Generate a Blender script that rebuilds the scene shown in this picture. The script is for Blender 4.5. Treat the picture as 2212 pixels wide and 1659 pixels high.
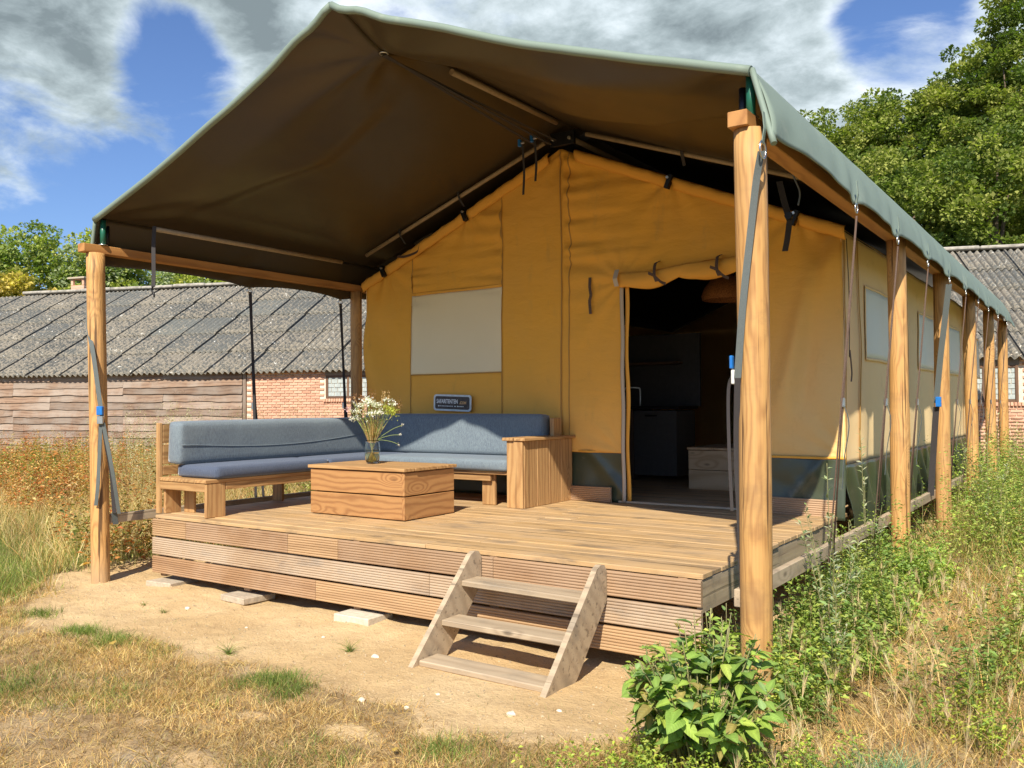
import bpy, math, random
import numpy as np
from mathutils import Vector, Matrix, Euler

random.seed(7); RNG = np.random.RandomState(7)
scene = bpy.context.scene
for o in list(bpy.data.objects): bpy.data.objects.remove(o)
COL = scene.collection

# ------------------------------------------------------------------ camera
cam_d = bpy.data.cameras.new("camera"); cam = bpy.data.objects.new("camera", cam_d); COL.objects.link(cam)
CP = Vector((6.8291, -4.4934, 0.9254))
CR = Vector((0.825210, 0.564785, -0.006856)); CU = Vector((0.019424, -0.016245, 0.999679)); CF = Vector((-0.564492, 0.825079, 0.024376))
M = Matrix((CR, CU, -CF)).transposed().to_4x4(); M.translation = CP
cam.matrix_world = M
cam_d.sensor_width = 36.0; cam_d.sensor_fit = 'HORIZONTAL'; cam_d.lens = 1880.23 / 2212 * 36.0
cam_d.clip_start = 0.05; cam_d.clip_end = 2000
scene.camera = cam

# ------------------------------------------------------------------ world and sun
SUN = Vector((0.38, -1.0, 1.0)).normalized()
sun_el = math.asin(SUN.z); sun_rot = math.atan2(SUN.x, SUN.y)
world = bpy.data.worlds.new("World"); scene.world = world; world.use_nodes = True
wn = world.node_tree.nodes; wl = world.node_tree.links; wn.clear()
def N(nodes, t, **k):
    n = nodes.new(t)
    for a, b in k.items():
        if a.startswith('i_'): n.inputs[a[2:].replace('_', ' ')].default_value = b
        else: setattr(n, a, b)
    return n
def build_world():
    out = N(wn, 'ShaderNodeOutputWorld'); bg = N(wn, 'ShaderNodeBackground')
    sky = N(wn, 'ShaderNodeTexSky'); sky.sky_type = 'NISHITA'; sky.sun_disc = False
    sky.sun_elevation = sun_el; sky.sun_rotation = sun_rot; sky.air_density = 1.1; sky.dust_density = 0.3; sky.ozone_density = 3.0
    tc = N(wn, 'ShaderNodeTexCoord'); nrm = N(wn, 'ShaderNodeVectorMath', operation='NORMALIZE'); wl.new(tc.outputs['Generated'], nrm.inputs[0])
    d = nrm.outputs[0]
    def math_(op, a, b=None, clamp=False):
        m = N(wn, 'ShaderNodeMath', operation=op); m.use_clamp = clamp
        for i, v in ((0, a), (1, b)):
            if v is None: continue
            if isinstance(v, (int, float)): m.inputs[i].default_value = v
            else: wl.new(v, m.inputs[i])
        return m.outputs[0]
    sep = N(wn, 'ShaderNodeSeparateXYZ'); wl.new(d, sep.inputs[0])
    zz = math_('ADD', math_('MAXIMUM', sep.outputs[2], 0.0), 0.22)
    px = math_('DIVIDE', sep.outputs[0], zz); py = math_('DIVIDE', sep.outputs[1], zz)
    cmb = N(wn, 'ShaderNodeCombineXYZ'); wl.new(px, cmb.inputs[0]); wl.new(py, cmb.inputs[1])
    def noise(scale, detail, rough, vec, dist=0.0):
        n = N(wn, 'ShaderNodeTexNoise'); n.inputs['Scale'].default_value = scale; n.inputs['Detail'].default_value = detail
        n.inputs['Roughness'].default_value = rough; n.inputs['Distortion'].default_value = dist; wl.new(vec, n.inputs['Vector']); return n.outputs['Fac']
    n1 = noise(3.1, 10, 0.60, cmb.outputs[0], 0.35); n2 = noise(6.5, 9, 0.62, cmb.outputs[0], 0.25)
    def blob(v, r0, r1, amp):
        dp = N(wn, 'ShaderNodeVectorMath', operation='DOT_PRODUCT'); wl.new(d, dp.inputs[0]); dp.inputs[1].default_value = v
        mr = N(wn, 'ShaderNodeMapRange', interpolation_type='SMOOTHSTEP'); wl.new(dp.outputs['Value'], mr.inputs[0])
        mr.inputs[1].default_value = math.cos(r0); mr.inputs[2].default_value = math.cos(r1); mr.inputs[3].default_value = 0; mr.inputs[4].default_value = amp
        return mr.outputs[0]
    blobs = [((-0.835, 0.43, 0.385), .175, .0, 1.5), ((-0.805, 0.49, 0.33), .12, .0, .7), ((-0.88, 0.38, 0.30), .12, .0, .4),
             ((-0.71, 0.59, 0.385), .11, .0, .55), ((-0.50, 0.76, 0.42), .38, .0, .75), ((-0.25, 0.90, 0.36), .36, .0, .85),
             ((-0.08, 0.93, 0.36), .22, .0, .55), ((-0.155, 0.915, 0.374), .085, .0, -1.3), ((-0.768, 0.535, 0.35), .10, .0, -1.5),
             ((-0.843, 0.50, 0.19), .28, .0, -1.7)]
    cov = math_('ADD', math_('MULTIPLY', math_('SUBTRACT', n1, 0.5), 3.0), 0.02)
    for b in blobs: cov = math_('ADD', cov, blob(*b))
    dens = N(wn, 'ShaderNodeMapRange', interpolation_type='SMOOTHSTEP'); wl.new(cov, dens.inputs[0])
    dens.inputs[1].default_value = 0.02; dens.inputs[2].default_value = 0.85
    fade = N(wn, 'ShaderNodeMapRange'); wl.new(sep.outputs[2], fade.inputs[0]); fade.inputs[1].default_value = 0.02; fade.inputs[2].default_value = 0.16
    alpha = math_('MULTIPLY', dens.outputs[0], fade.outputs[0])
    cov = math_('ADD', cov, blob((-0.84, 0.42, 0.40), .22, .05, .75))
    cov = math_('ADD', cov, blob((-0.35, 0.85, 0.45), .30, .05, .12))
    thick = N(wn, 'ShaderNodeMapRange'); tv = math_('ADD', cov, math_('MULTIPLY', math_('SUBTRACT', n2, 0.5), -4.6)); wl.new(tv, thick.inputs[0])
    thick.inputs[1].default_value = 0.2; thick.inputs[2].default_value = 2.5
    ramp = N(wn, 'ShaderNodeValToRGB'); wl.new(thick.outputs[0], ramp.inputs[0])
    e = ramp.color_ramp.elements; e[0].position = 0.0; e[0].color = (7.6, 8.2, 8.6, 1); e[1].position = 1.0; e[1].color = (1.9, 2.35, 2.55, 1)
    m_ = e.new(0.28); m_.color = (5.6, 6.4, 6.8, 1)
    m_ = e.new(0.6); m_.color = (3.6, 4.3, 4.55, 1)
    tint = N(wn, 'ShaderNodeMix', data_type='RGBA', blend_type='MULTIPLY'); tint.inputs[0].default_value = 1.0
    wl.new(sky.outputs[0], tint.inputs[6]); tint.inputs[7].default_value = SKY_TINT
    mix = N(wn, 'ShaderNodeMix', data_type='RGBA'); wl.new(alpha, mix.inputs[0]); wl.new(tint.outputs[2], mix.inputs[6]); wl.new(ramp.outputs[0], mix.inputs[7])
    wl.new(mix.outputs[2], bg.inputs[0]); bg.inputs[1].default_value = SKY_STRENGTH; wl.new(bg.outputs[0], out.inputs[0])
SKY_TINT = (.70, .80, 1.04, 1); SKY_STRENGTH = 0.09
build_world()
sd = bpy.data.lights.new("sun", 'SUN'); sd.energy = 4.8; sd.angle = math.radians(0.53); sd.color = (1.0, 0.93, 0.80)
sun = bpy.data.objects.new("sun", sd); COL.objects.link(sun); sun.rotation_euler = SUN.to_track_quat('Z', 'Y').to_euler(); sun.location = SUN * 30
vs = scene.view_settings; vs.view_transform = 'Standard'; vs.look = 'None'; vs.exposure = 0.62; vs.gamma = 1.0; vs.use_curve_mapping = False
scene.render.engine = 'CYCLES'; scene.cycles.max_bounces = 10; scene.cycles.diffuse_bounces = 5; scene.cycles.transparent_max_bounces = 12
scene.cycles.sample_clamp_indirect = 8.0

# ------------------------------------------------------------------ helpers
WM = {}
def put(o, parent, M):
    if parent is not None:
        o.parent = parent; o.matrix_basis = WM[parent].inverted() @ M
    else: o.matrix_basis = M
    WM[o] = M
    return o
def T(x, y, z): return Matrix.Translation((x, y, z))
def link(name, data, parent=None, M=None):
    o = bpy.data.objects.new(name, data); COL.objects.link(o)
    return put(o, parent, M if M is not None else (WM[parent].copy() if parent is not None else Matrix.Identity(4)))
def tag(o, label=None, cat=None, group=None, kind=None):
    if label: o['label'] = label
    if cat: o['category'] = cat
    if group: o['group'] = group
    if kind: o['kind'] = kind
    return o
def thing(name, label, cat, loc=(0, 0, 0), group=None):
    return tag(link(name, None, None, T(*loc)), label, cat, group)
def me(name, V, F, mats, smooth=False, col=None, mi=None):
    m = bpy.data.meshes.new(name); m.from_pydata([tuple(v) for v in V], [], [tuple(f) for f in F])
    for x in (mats if isinstance(mats, (list, tuple)) else [mats]): m.materials.append(x)
    if smooth: m.polygons.foreach_set('use_smooth', [True] * len(m.polygons))
    if mi is not None: m.polygons.foreach_set('material_index', mi)
    m.update(); return m
def fastme(name, V, F, mat, col=None, smooth=False):
    """V (n,3), F (m,k) numpy, col (n,3)"""
    V = np.ascontiguousarray(V, dtype=np.float32); F = np.ascontiguousarray(F, dtype=np.int32)
    m = bpy.data.meshes.new(name); n = len(V); k = F.shape[1]; f = len(F)
    m.vertices.add(n); m.vertices.foreach_set('co', V.ravel()); m.loops.add(f * k); m.loops.foreach_set('vertex_index', F.ravel())
    m.polygons.add(f); m.polygons.foreach_set('loop_start', np.arange(0, f * k, k, dtype=np.int32))
    try: m.polygons.foreach_set('loop_total', np.full(f, k, dtype=np.int32))
    except Exception: pass
    m.materials.append(mat)
    if smooth: m.polygons.foreach_set('use_smooth', np.ones(f, dtype=bool))
    if col is not None:
        a = m.color_attributes.new('tint', 'FLOAT_COLOR', 'POINT'); c4 = np.ones((n, 4), dtype=np.float32); c4[:, :3] = col
        a.data.foreach_set('color', c4.ravel())
    m.update(calc_edges=True); m.validate(); return m
def hash2(ix, iy, seed):
    h = (ix.astype(np.int64) * 374761393 + iy.astype(np.int64) * 668265263 + seed * 974711) & 0x7fffffff
    h = ((h ^ (h >> 13)) * 1274126177) & 0x7fffffff
    return ((h ^ (h >> 16)) & 0xffff) / 65535.0
def vn(x, y, seed=0):
    x = np.asarray(x, float); y = np.asarray(y, float); ix = np.floor(x); iy = np.floor(y); fx = x - ix; fy = y - iy
    fx = fx * fx * (3 - 2 * fx); fy = fy * fy * (3 - 2 * fy)
    a = hash2(ix, iy, seed); b = hash2(ix + 1, iy, seed); c = hash2(ix, iy + 1, seed); d = hash2(ix + 1, iy + 1, seed)
    return (a * (1 - fx) + b * fx) * (1 - fy) + (c * (1 - fx) + d * fx) * fy
def fbm(x, y, seed=0, o=4):
    s = 0; a = .5
    for i in range(o): s = s + a * vn(x * 2 ** i, y * 2 ** i, seed + i); a *= .5
    return s
def sstep(a, b, x): t = np.clip((x - a) / (b - a), 0, 1); return t * t * (3 - 2 * t)
def gridmesh(name, P, mats, flip=False, smooth=True, keep=None, col=None):
    nu, nv = P.shape[:2]; i = np.arange(nu * nv).reshape(nu, nv)
    F = np.stack([i[:-1, :-1], i[1:, :-1], i[1:, 1:], i[:-1, 1:]], -1)
    if keep is not None: F = F[keep]
    F = F.reshape(-1, 4)
    if flip: F = F[:, ::-1]
    m = fastme(name, P.reshape(-1, 3), F, mats[0] if isinstance(mats, (list, tuple)) else mats, col=None if col is None else col.reshape(-1, 3), smooth=smooth)
    if isinstance(mats, (list, tuple)):
        for x in mats[1:]: m.materials.append(x)
    return m
_cache = {}
def cboxme(L, W, H, b, mat, key=''):
    k = (round(L, 4), round(W, 4), round(H, 4), b, mat.name, key)
    if k in _cache: return _cache[k]
    V = []; F = []; x, y, z = L / 2, W / 2, H / 2
    idx = {}
    for sx in (-1, 1):
        for sy in (-1, 1):
            for sz in (-1, 1):
                for ax in range(3):
                    p = [sx * x, sy * y, sz * z]
                    for a in range(3):
                        if a != ax: p[a] -= (sx, sy, sz)[a] * b
                    idx[(sx, sy, sz, ax)] = len(V); V.append(p)
    def q(ax, s):
        o1, o2 = [a for a in range(3) if a != ax]; r = []
        for s1, s2 in ((-1, -1), (1, -1), (1, 1), (-1, 1)):
            c = [0, 0, 0]; c[ax] = s; c[o1] = s1; c[o2] = s2; r.append(idx[(c[0], c[1], c[2], ax)])
        return r
    for ax in range(3):
        for s in (-1, 1): F.append(q(ax, s))
    for ax in range(3):
        o1, o2 = [a for a in range(3) if a != ax]
        for s1 in (-1, 1):
            for s2 in (-1, 1):
                def g(sa, w):
                    c = [0, 0, 0]; c[ax] = sa; c[o1] = s1; c[o2] = s2; return idx[(c[0], c[1], c[2], w)]
                F.append([g(-1, o1), g(1, o1), g(1, o2), g(-1, o2)])
    for sx in (-1, 1):
        for sy in (-1, 1):
            for sz in (-1, 1): F.append([idx[(sx, sy, sz, a)] for a in range(3)])
    c = Vector((0, 0, 0)); FF = []
    for f in F:
        p = [Vector(V[i]) for i in f]; n = (p[1] - p[0]).cross(p[2] - p[0]); ctr = sum(p, Vector()) / len(p)
        FF.append(f if n.dot(ctr) > 0 else f[::-1])
    m = me('plank', V, FF, mat); _cache[k] = m; return m
RX = lambda a: Matrix.Rotation(a, 4, 'X')
RY = lambda a: Matrix.Rotation(a, 4, 'Y')
RZ = lambda a: Matrix.Rotation(a, 4, 'Z')
H2 = math.pi / 2
def box(name, lo, hi, mat, parent=None, axis=None, b=.004, rot=None):
    """box given by its corners; the mesh's local X runs along its grain axis"""
    s = [hi[i] - lo[i] for i in range(3)]; c = [(hi[i] + lo[i]) / 2 for i in range(3)]
    if axis is None: axis = max(range(3), key=lambda i: s[i])
    if axis == 0: R = Matrix.Identity(4); d = s
    elif axis == 1: R = RZ(H2); d = (s[1], s[0], s[2])
    else: R = RY(-H2); d = (s[2], s[1], s[0])
    b = min(b, min(d) * .3)
    M = T(*c) @ (rot if rot is not None else Matrix.Identity(4)) @ R
    return link(name, cboxme(d[0], d[1], d[2], b, mat), parent, M)
def jig(a=.004): return T(random.uniform(-a, a), random.uniform(-a, a), 0)
def tubeme(name, pts, r, mat, n=8, r2=None, cap=True, smooth=True):
    pts = [Vector(p) for p in pts]; V = []; F = []; k = len(pts)
    t0 = (pts[1] - pts[0]).normalized(); up = Vector((0, 0, 1)) if abs(t0.z) < .9 else Vector((1, 0, 0)); u = t0.cross(up).normalized()
    for i, p in enumerate(pts):
        t = (pts[min(i + 1, k - 1)] - pts[max(i - 1, 0)]).normalized(); u = (u - t * u.dot(t)).normalized(); w = t.cross(u)
        rr = r[i] if isinstance(r, (list, tuple)) else (r + ((r2 - r) * i / (k - 1) if r2 is not None else 0))
        for j in range(n):
            a = 2 * math.pi * j / n; V.append(p + u * (rr * math.cos(a)) + w * (rr * math.sin(a)))
    for i in range(k - 1):
        for j in range(n): F.append((i * n + j, i * n + (j + 1) % n, (i + 1) * n + (j + 1) % n, (i + 1) * n + j))
    if cap: F.append(tuple(range(n))[::-1]); F.append(tuple((k - 1) * n + j for j in range(n)))
    m = me(name, V, F, mat); 
    if smooth:
        for p in m.polygons: p.use_smooth = len(p.vertices) == 4
    return m
def tube(name, pts, r, mat, parent=None, n=8, r2=None, cap=True):
    o = Vector(pts[0]); m = tubeme(name, [Vector(p) - o for p in pts], r, mat, n, r2, cap)
    return link(name, m, parent, T(*o))
def ribbon(name, pts, width, side, mat, parent=None, th=.003):
    """flat webbing: side = direction(s) across the strap"""
    o = Vector(pts[0]); V = []; F = []; k = len(pts); P = [Vector(p) - o for p in pts]
    for i, p in enumerate(P):
        s = Vector(side[i] if isinstance(side[0], (tuple, Vector)) else side).normalized() * (width / 2)
        t = (P[min(i + 1, k - 1)] - P[max(i - 1, 0)]).normalized(); nn = s.cross(t).normalized() * (th / 2)
        V += [p - s - nn, p + s - nn, p + s + nn, p - s + nn]
    for i in range(k - 1):
        for j in range(4): F.append((i * 4 + j, i * 4 + (j + 1) % 4, (i + 1) * 4 + (j + 1) % 4, (i + 1) * 4 + j))
    F += [(3, 2, 1, 0), tuple((k - 1) * 4 + j for j in range(4))]
    return link(name, me(name, V, F, mat), parent, T(*o))
def curve_pts(pts, n=6):
    """Catmull-Rom through pts"""
    P = [Vector(p) for p in pts]; P = [P[0] * 2 - P[1]] + P + [P[-1] * 2 - P[-2]]; out = []
    for i in range(1, len(P) - 2):
        for k in range(n):
            t = k / n; a, b, c, d = P[i - 1:i + 3]
            out.append(.5 * ((2 * b) + (c - a) * t + (2 * a - 5 * b + 4 * c - d) * t * t + (3 * b - a - 3 * c + d) * t ** 3))
    out.append(P[-2]); return out
def prism(name, prof, ax, a0, a1, mat, parent=None):
    """extrude a polygon given in the two other axes along axis ax between a0 and a1"""
    n = len(prof); oth = [i for i in range(3) if i != ax]; V = []
    c = [0, 0, 0]; c[ax] = (a0 + a1) / 2; c[oth[0]] = sum(p[0] for p in prof) / n; c[oth[1]] = sum(p[1] for p in prof) / n
    for a in (a0, a1):
        for p in prof:
            v = [0, 0, 0]; v[ax] = a - c[ax]; v[oth[0]] = p[0] - c[oth[0]]; v[oth[1]] = p[1] - c[oth[1]]; V.append(v)
    F = [tuple(range(n)), tuple(range(n, 2 * n))[::-1]] + [(i, n + i, n + (i + 1) % n, (i + 1) % n) for i in range(n)]
    m = me(name, V, F, mat)
    import bmesh
    bm = bmesh.new(); bm.from_mesh(m); bmesh.ops.recalc_face_normals(bm, faces=bm.faces); bm.to_mesh(m); bm.free()
    return link(name, m, parent, T(*c))

# ------------------------------------------------------------------ materials
def newmat(name):
    m = bpy.data.materials.new(name); m.use_nodes = True; nt = m.node_tree; nt.nodes.clear()
    out = nt.nodes.new('ShaderNodeOutputMaterial'); p = nt.nodes.new('ShaderNodeBsdfPrincipled'); nt.links.new(p.outputs[0], out.inputs[0])
    return m, nt, p, out
class G:
    """small node-graph writer"""
    def __init__(s, nt): s.nt = nt
    def n(s, t, **k): return N(s.nt.nodes, t, **k)
    def l(s, a, b): s.nt.links.new(a, b)
    def val(s, node, i, v):
        if v is None: return
        if isinstance(v, (int, float, tuple, list)): node.inputs[i].default_value = v
        else: s.l(v, node.inputs[i])
    def m(s, op, a, b=None, c=None, clamp=False):
        x = s.n('ShaderNodeMath', operation=op); x.use_clamp = clamp
        for i, v in enumerate((a, b, c)): s.val(x, i, v)
        return x.outputs[0]
    def vm(s, op, a, b=None):
        x = s.n('ShaderNodeVectorMath', operation=op); s.val(x, 0, a); s.val(x, 1, b); return x.outputs[0]
    def noise(s, vec, scale, detail=4, rough=.5, dist=0., out='Fac'):
        x = s.n('ShaderNodeTexNoise'); s.val(x, 'Vector', vec); x.inputs['Scale'].default_value = scale; x.inputs['Detail'].default_value = detail
        x.inputs['Roughness'].default_value = rough; x.inputs['Distortion'].default_value = dist; return x.outputs[out]
    def ramp(s, fac, stops):
        x = s.n('ShaderNodeValToRGB'); s.l(fac, x.inputs[0]); e = x.color_ramp.elements
        while len(e) < len(stops): e.new(.5)
        for a, (p, c) in zip(e, stops): a.position = p; a.color = (*c, 1) if len(c) == 3 else c
        return x.outputs[0]
    def mix(s, f, a, b, mode='MIX'):
        x = s.n('ShaderNodeMix', data_type='RGBA', blend_type=mode); s.val(x, 0, f)
        s.val(x, 6, (*a, 1) if isinstance(a, tuple) and len(a) == 3 else a); s.val(x, 7, (*b, 1) if isinstance(b, tuple) and len(b) == 3 else b); return x.outputs[2]
    def mr(s, v, a, b, c=0., d=1., smooth=True):
        x = s.n('ShaderNodeMapRange', interpolation_type='SMOOTHSTEP' if smooth else 'LINEAR'); s.l(v, x.inputs[0])
        for i, q in enumerate((a, b, c, d)): x.inputs[i + 1].default_value = q
        return x.outputs[0]
    def bump(s, h, strength, dist, p):
        x = s.n('ShaderNodeBump'); x.inputs['Strength'].default_value = strength; x.inputs['Distance'].default_value = dist; s.l(h, x.inputs['Height']); s.l(x.outputs[0], p.inputs['Normal'])
    def scale(s, vec, sc):
        x = s.n('ShaderNodeMapping'); s.l(vec, x.inputs[0]); x.inputs['Scale'].default_value = sc; return x.outputs[0]
    def obj(s): return s.n('ShaderNodeTexCoord').outputs['Object']
    def pos(s): return s.n('ShaderNodeNewGeometry').outputs['Position']
    def rand(s): return s.n('ShaderNodeObjectInfo').outputs['Random']
def wood(name, base, dark, rings=70, rough=.65, knots=.5, stain=None, stain_amt=0., fib=.5, var=.18, grey=None, grey_amt=0., contrast=.6, crack=.0, foot=False):
    m, nt, p, out = newmat(name); g = G(nt); r = g.rand()
    off = g.n('ShaderNodeCombineXYZ'); g.l(g.m('MULTIPLY', r, 91.7), off.inputs[0]); g.l(g.m('MULTIPLY', r, 37.3), off.inputs[1]); g.l(g.m('MULTIPLY', r, 53.1), off.inputs[2])
    v = g.vm('ADD', g.obj(), off.outputs[0])
    warp = g.noise(g.scale(v, (.9, 3.2, 3.2)), 1.6, 3, .5)
    vk = g.n('ShaderNodeTexVoronoi'); g.l(g.scale(v, (2.1, 5.2, 5.2)), vk.inputs['Vector']); vk.inputs['Scale'].default_value = 1.0
    kd = vk.outputs['Distance']; kn = g.mr(kd, 0.0, .42, 1., 0.)
    sel = g.m('GREATER_THAN', g.n('ShaderNodeSeparateColor').outputs[0] if False else kn, -1)
    sc_ = g.n('ShaderNodeSeparateColor'); g.l(vk.outputs['Color'], sc_.inputs[0]); has = g.m('LESS_THAN', sc_.outputs[0], knots)
    kk = g.m('MULTIPLY', kn, has)
    s3 = g.n('ShaderNodeSeparateXYZ'); g.l(v, s3.inputs[0])
    ph = g.m('ADD', g.m('MULTIPLY', g.m('ADD', s3.outputs[1], g.m('MULTIPLY', s3.outputs[2], .8)), rings), g.m('MULTIPLY', warp, rings * .17))
    ph = g.m('ADD', ph, g.m('MULTIPLY', kk, rings * .17))
    ring = g.m('ADD', g.m('MULTIPLY', g.m('SINE', ph), .5), .5); ring = g.m('POWER', ring, 1.8)
    fibn = g.noise(g.scale(v, (3, 120, 120)), 1.0, 3, .6)
    f = g.m('ADD', g.m('MULTIPLY', ring, contrast), g.m('MULTIPLY', g.m('SUBTRACT', fibn, .45), fib), clamp=True)
    c = g.mix(f, base, dark)
    kcore = g.m('MULTIPLY', g.mr(kd, .03, .11, 1., 0.), has); c = g.mix(g.m('MULTIPLY', kcore, .75), c, tuple(x * .35 for x in dark))
    big = g.noise(v, 1.3, 5, .6)
    if stain: c = g.mix(g.m('MULTIPLY', g.mr(g.noise(g.scale(g.pos(), (1.3, 4, 4)), 1.6, 7, .65), .50, .68), stain_amt), c, stain)
    if grey: c = g.mix(g.m('MULTIPLY', g.mr(big, .35, .65), grey_amt), c, grey)
    if foot:
        pz = g.n('ShaderNodeSeparateXYZ'); g.l(g.pos(), pz.inputs[0]); c = g.mix(g.mr(g.m('ADD', pz.outputs[2], g.m('MULTIPLY', big, .5)), .05, -.35, 0., .6), c, (.36, .27, .17, 1))
    hv = g.n('ShaderNodeHueSaturation'); g.l(c, hv.inputs['Color']); g.l(g.m('ADD', g.m('MULTIPLY', r, var * 2), 1 - var), hv.inputs['Value'])
    g.l(hv.outputs[0], p.inputs['Base Color']); p.inputs['Roughness'].default_value = rough
    h = g.m('ADD', g.m('MULTIPLY', fibn, .6), g.m('MULTIPLY', ring, -.3))
    if crack:
        ck = g.noise(g.scale(v, (.55, 34, 34)), 1.0, 4, .6); ckm = g.mr(ck, .60, .64, 0., 1.)
        c2 = g.mix(g.m('MULTIPLY', ckm, crack), hv.outputs[0], tuple(x * .25 for x in dark)); g.l(c2, p.inputs['Base Color']); h = g.m('SUBTRACT', h, g.m('MULTIPLY', ckm, 1.5))
    g.bump(h, .5, .002, p)
    return m
def cloth(name, base, alt, rough=.85, weave=900., sheen=0., spec=.3, blotch=.35, dirt=None, dirt_amt=0., bump=.15, coat=0., streak=None):
    m, nt, p, out = newmat(name); g = G(nt); P_ = g.pos()
    w = g.noise(P_, weave / 3, 2, .6); b = g.noise(P_, 1.7, 6, .6)
    f = g.m('ADD', g.m('MULTIPLY', g.m('SUBTRACT', w, .5), .5), g.m('MULTIPLY', g.mr(b, .3, .7), blotch), clamp=True)
    c = g.mix(f, base, alt)
    if dirt: c = g.mix(g.m('MULTIPLY', g.mr(g.noise(P_, 3.1, 8, .7), .56, .72), dirt_amt), c, dirt)
    if streak: c = g.mix(g.m('MULTIPLY', g.mr(g.noise(g.scale(P_, (5, 5, .5)), 1.5, 5, .6), .55, .7), .5), c, streak)
    g.l(c, p.inputs['Base Color']); p.inputs['Roughness'].default_value = rough; p.inputs['Specular IOR Level'].default_value = spec
    h = g.m('ADD', g.m('MULTIPLY', w, .25), g.noise(P_, 14., 4, .55)); g.bump(h, bump, .01, p)
    if coat: p.inputs['Coat Weight'].default_value = coat; p.inputs['Coat Roughness'].default_value = .25
    return m
def canvasmat():
    m, nt, p, out = newmat('ochre_canvas'); g = G(nt); P_ = g.pos(); s3 = g.n('ShaderNodeSeparateXYZ'); g.l(P_, s3.inputs[0])
    b = g.noise(P_, 1.3, 7, .62); c = g.mix(g.mr(b, .3, .7), (.86, .43, .06), (.82, .42, .075))
    pale = g.m('MULTIPLY', g.mr(g.m('ADD', s3.outputs[0], g.m('MULTIPLY', b, .6)), 4.2, 5.1), g.mr(s3.outputs[2], 2.2, .9)); c = g.mix(g.m('MULTIPLY', pale, .8), c, (.86, .60, .28))   # sunlight on the right corner painted in as paler canvas
    low = g.mr(g.m('ADD', s3.outputs[2], g.m('MULTIPLY', b, .9)), 1.9, .7, 0., .5); c = g.mix(low, c, (.84, .54, .20))  # lower wall paler: bounced light mixed into the base colour
    d = g.mr(g.noise(g.scale(P_, (2, 2, .7)), 2.1, 9, .72), .55, .72, 0., .32); c = g.mix(d, c, (.50, .29, .09))
    sp = g.mr(g.noise(P_, 26., 5, .7), .70, .76, 0., .5); c = g.mix(sp, c, (.42, .24, .08))
    w = g.noise(P_, 300., 2, .6); c = g.mix(g.m('MULTIPLY', w, .16), c, (.45, .25, .06)); g.l(c, p.inputs['Base Color'])
    p.inputs['Roughness'].default_value = .92; p.inputs['Specular IOR Level'].default_value = .12
    
    g.bump(g.m('ADD', g.m('ADD', g.noise(g.scale(P_, (1, 1, 2.4)), 5., 5, .55, .4), g.m('MULTIPLY', g.noise(P_, 1.2, 3, .5, 1.), 2.)), g.m('MULTIPLY', w, .04)), .35, .03, p); return m
def plain(name, c, rough=.5, metal=0., spec=.5, var=.1, scale=20., bump=0.):
    m, nt, p, out = newmat(name); g = G(nt); n = g.noise(g.pos(), scale, 4, .6)
    g.l(g.mix(g.mr(n, .3, .7), tuple(x * (1 - var) for x in c), tuple(min(1, x * (1 + var)) for x in c)), p.inputs['Base Color'])
    p.inputs['Roughness'].default_value = rough; p.inputs['Metallic'].default_value = metal; p.inputs['Specular IOR Level'].default_value = spec
    if bump: g.bump(n, bump, .01, p)
    return m
def leafmat(name, transl=.35, rough=.5, vein=False, spec=.35, sat=1.0):
    m, nt, p, out = newmat(name); g = G(nt)
    a = g.n('ShaderNodeAttribute'); a.attribute_name = 'tint'; ri = g.n('ShaderNodeNewGeometry').outputs['Random Per Island']
    hv = g.n('ShaderNodeHueSaturation'); g.l(a.outputs['Color'], hv.inputs['Color']); g.l(g.m('ADD', g.m('MULTIPLY', ri, .5), .75), hv.inputs['Value'])
    hv.inputs['Saturation'].default_value = sat; c = hv.outputs[0]
    g.l(c, p.inputs['Base Color']); p.inputs['Roughness'].default_value = rough; p.inputs['Specular IOR Level'].default_value = spec
    t = g.n('ShaderNodeBsdfTranslucent'); g.l(g.mix(1.0, c, (1.0, 1.25, .45, 1), 'MULTIPLY'), t.inputs[0])
    mx = g.n('ShaderNodeMixShader'); mx.inputs[0].default_value = transl; g.l(p.outputs[0], mx.inputs[1]); g.l(t.outputs[0], mx.inputs[2]); g.l(mx.outputs[0], out.inputs[0])
    return m
W_POST = wood('post_wood', (.58, .315, .10), (.30, .13, .035), rings=250, knots=.8, stain=(.22, .12, .05), stain_amt=.35, contrast=.60, fib=1.1, var=.09, crack=.9, grey=(.52, .32, .14), grey_amt=.35, foot=True)
W_BEAM = wood('beam_wood', (.50, .24, .07), (.30, .12, .03), rings=60, knots=.3, var=.05)
W_DECK = wood('deck_wood', (.52, .33, .145), (.30, .17, .065), rings=55, knots=.35, stain=(.13, .095, .065), stain_amt=.75, contrast=.35, fib=.8, var=.10, grey=(.5, .36, .22), grey_amt=.4, crack=.7)
W_FAS1 = wood('fascia_wood_brown', (.36, .21, .105), (.18, .085, .035), rings=50, knots=.2, contrast=.3, fib=1.0, var=.16, grey=(.48, .34, .22), grey_amt=.45)
W_FAS2 = wood('fascia_wood_grey', (.385, .265, .16), (.20, .115, .062), rings=50, knots=.2, contrast=.3, fib=1.1, var=.06, stain=(.16, .14, .12), stain_amt=.6, grey=(.50, .40, .29), grey_amt=.55)
W_FAS3 = wood('fascia_wood_tan', (.42, .265, .135), (.23, .125, .055), rings=50, knots=.2, contrast=.3, fib=1.0, var=.08)
W_GREY = wood('weathered_grey_wood', (.47, .365, .24), (.27, .19, .12), rings=60, knots=.3, contrast=.4, fib=.9, var=.10, stain=(.2, .17, .13), stain_amt=.5, crack=.5)
W_BENCH = wood('bench_wood', (.47, .275, .11), (.27, .125, .042), rings=120, knots=.55, contrast=.6, fib=.35, var=.10, crack=.3)
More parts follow.
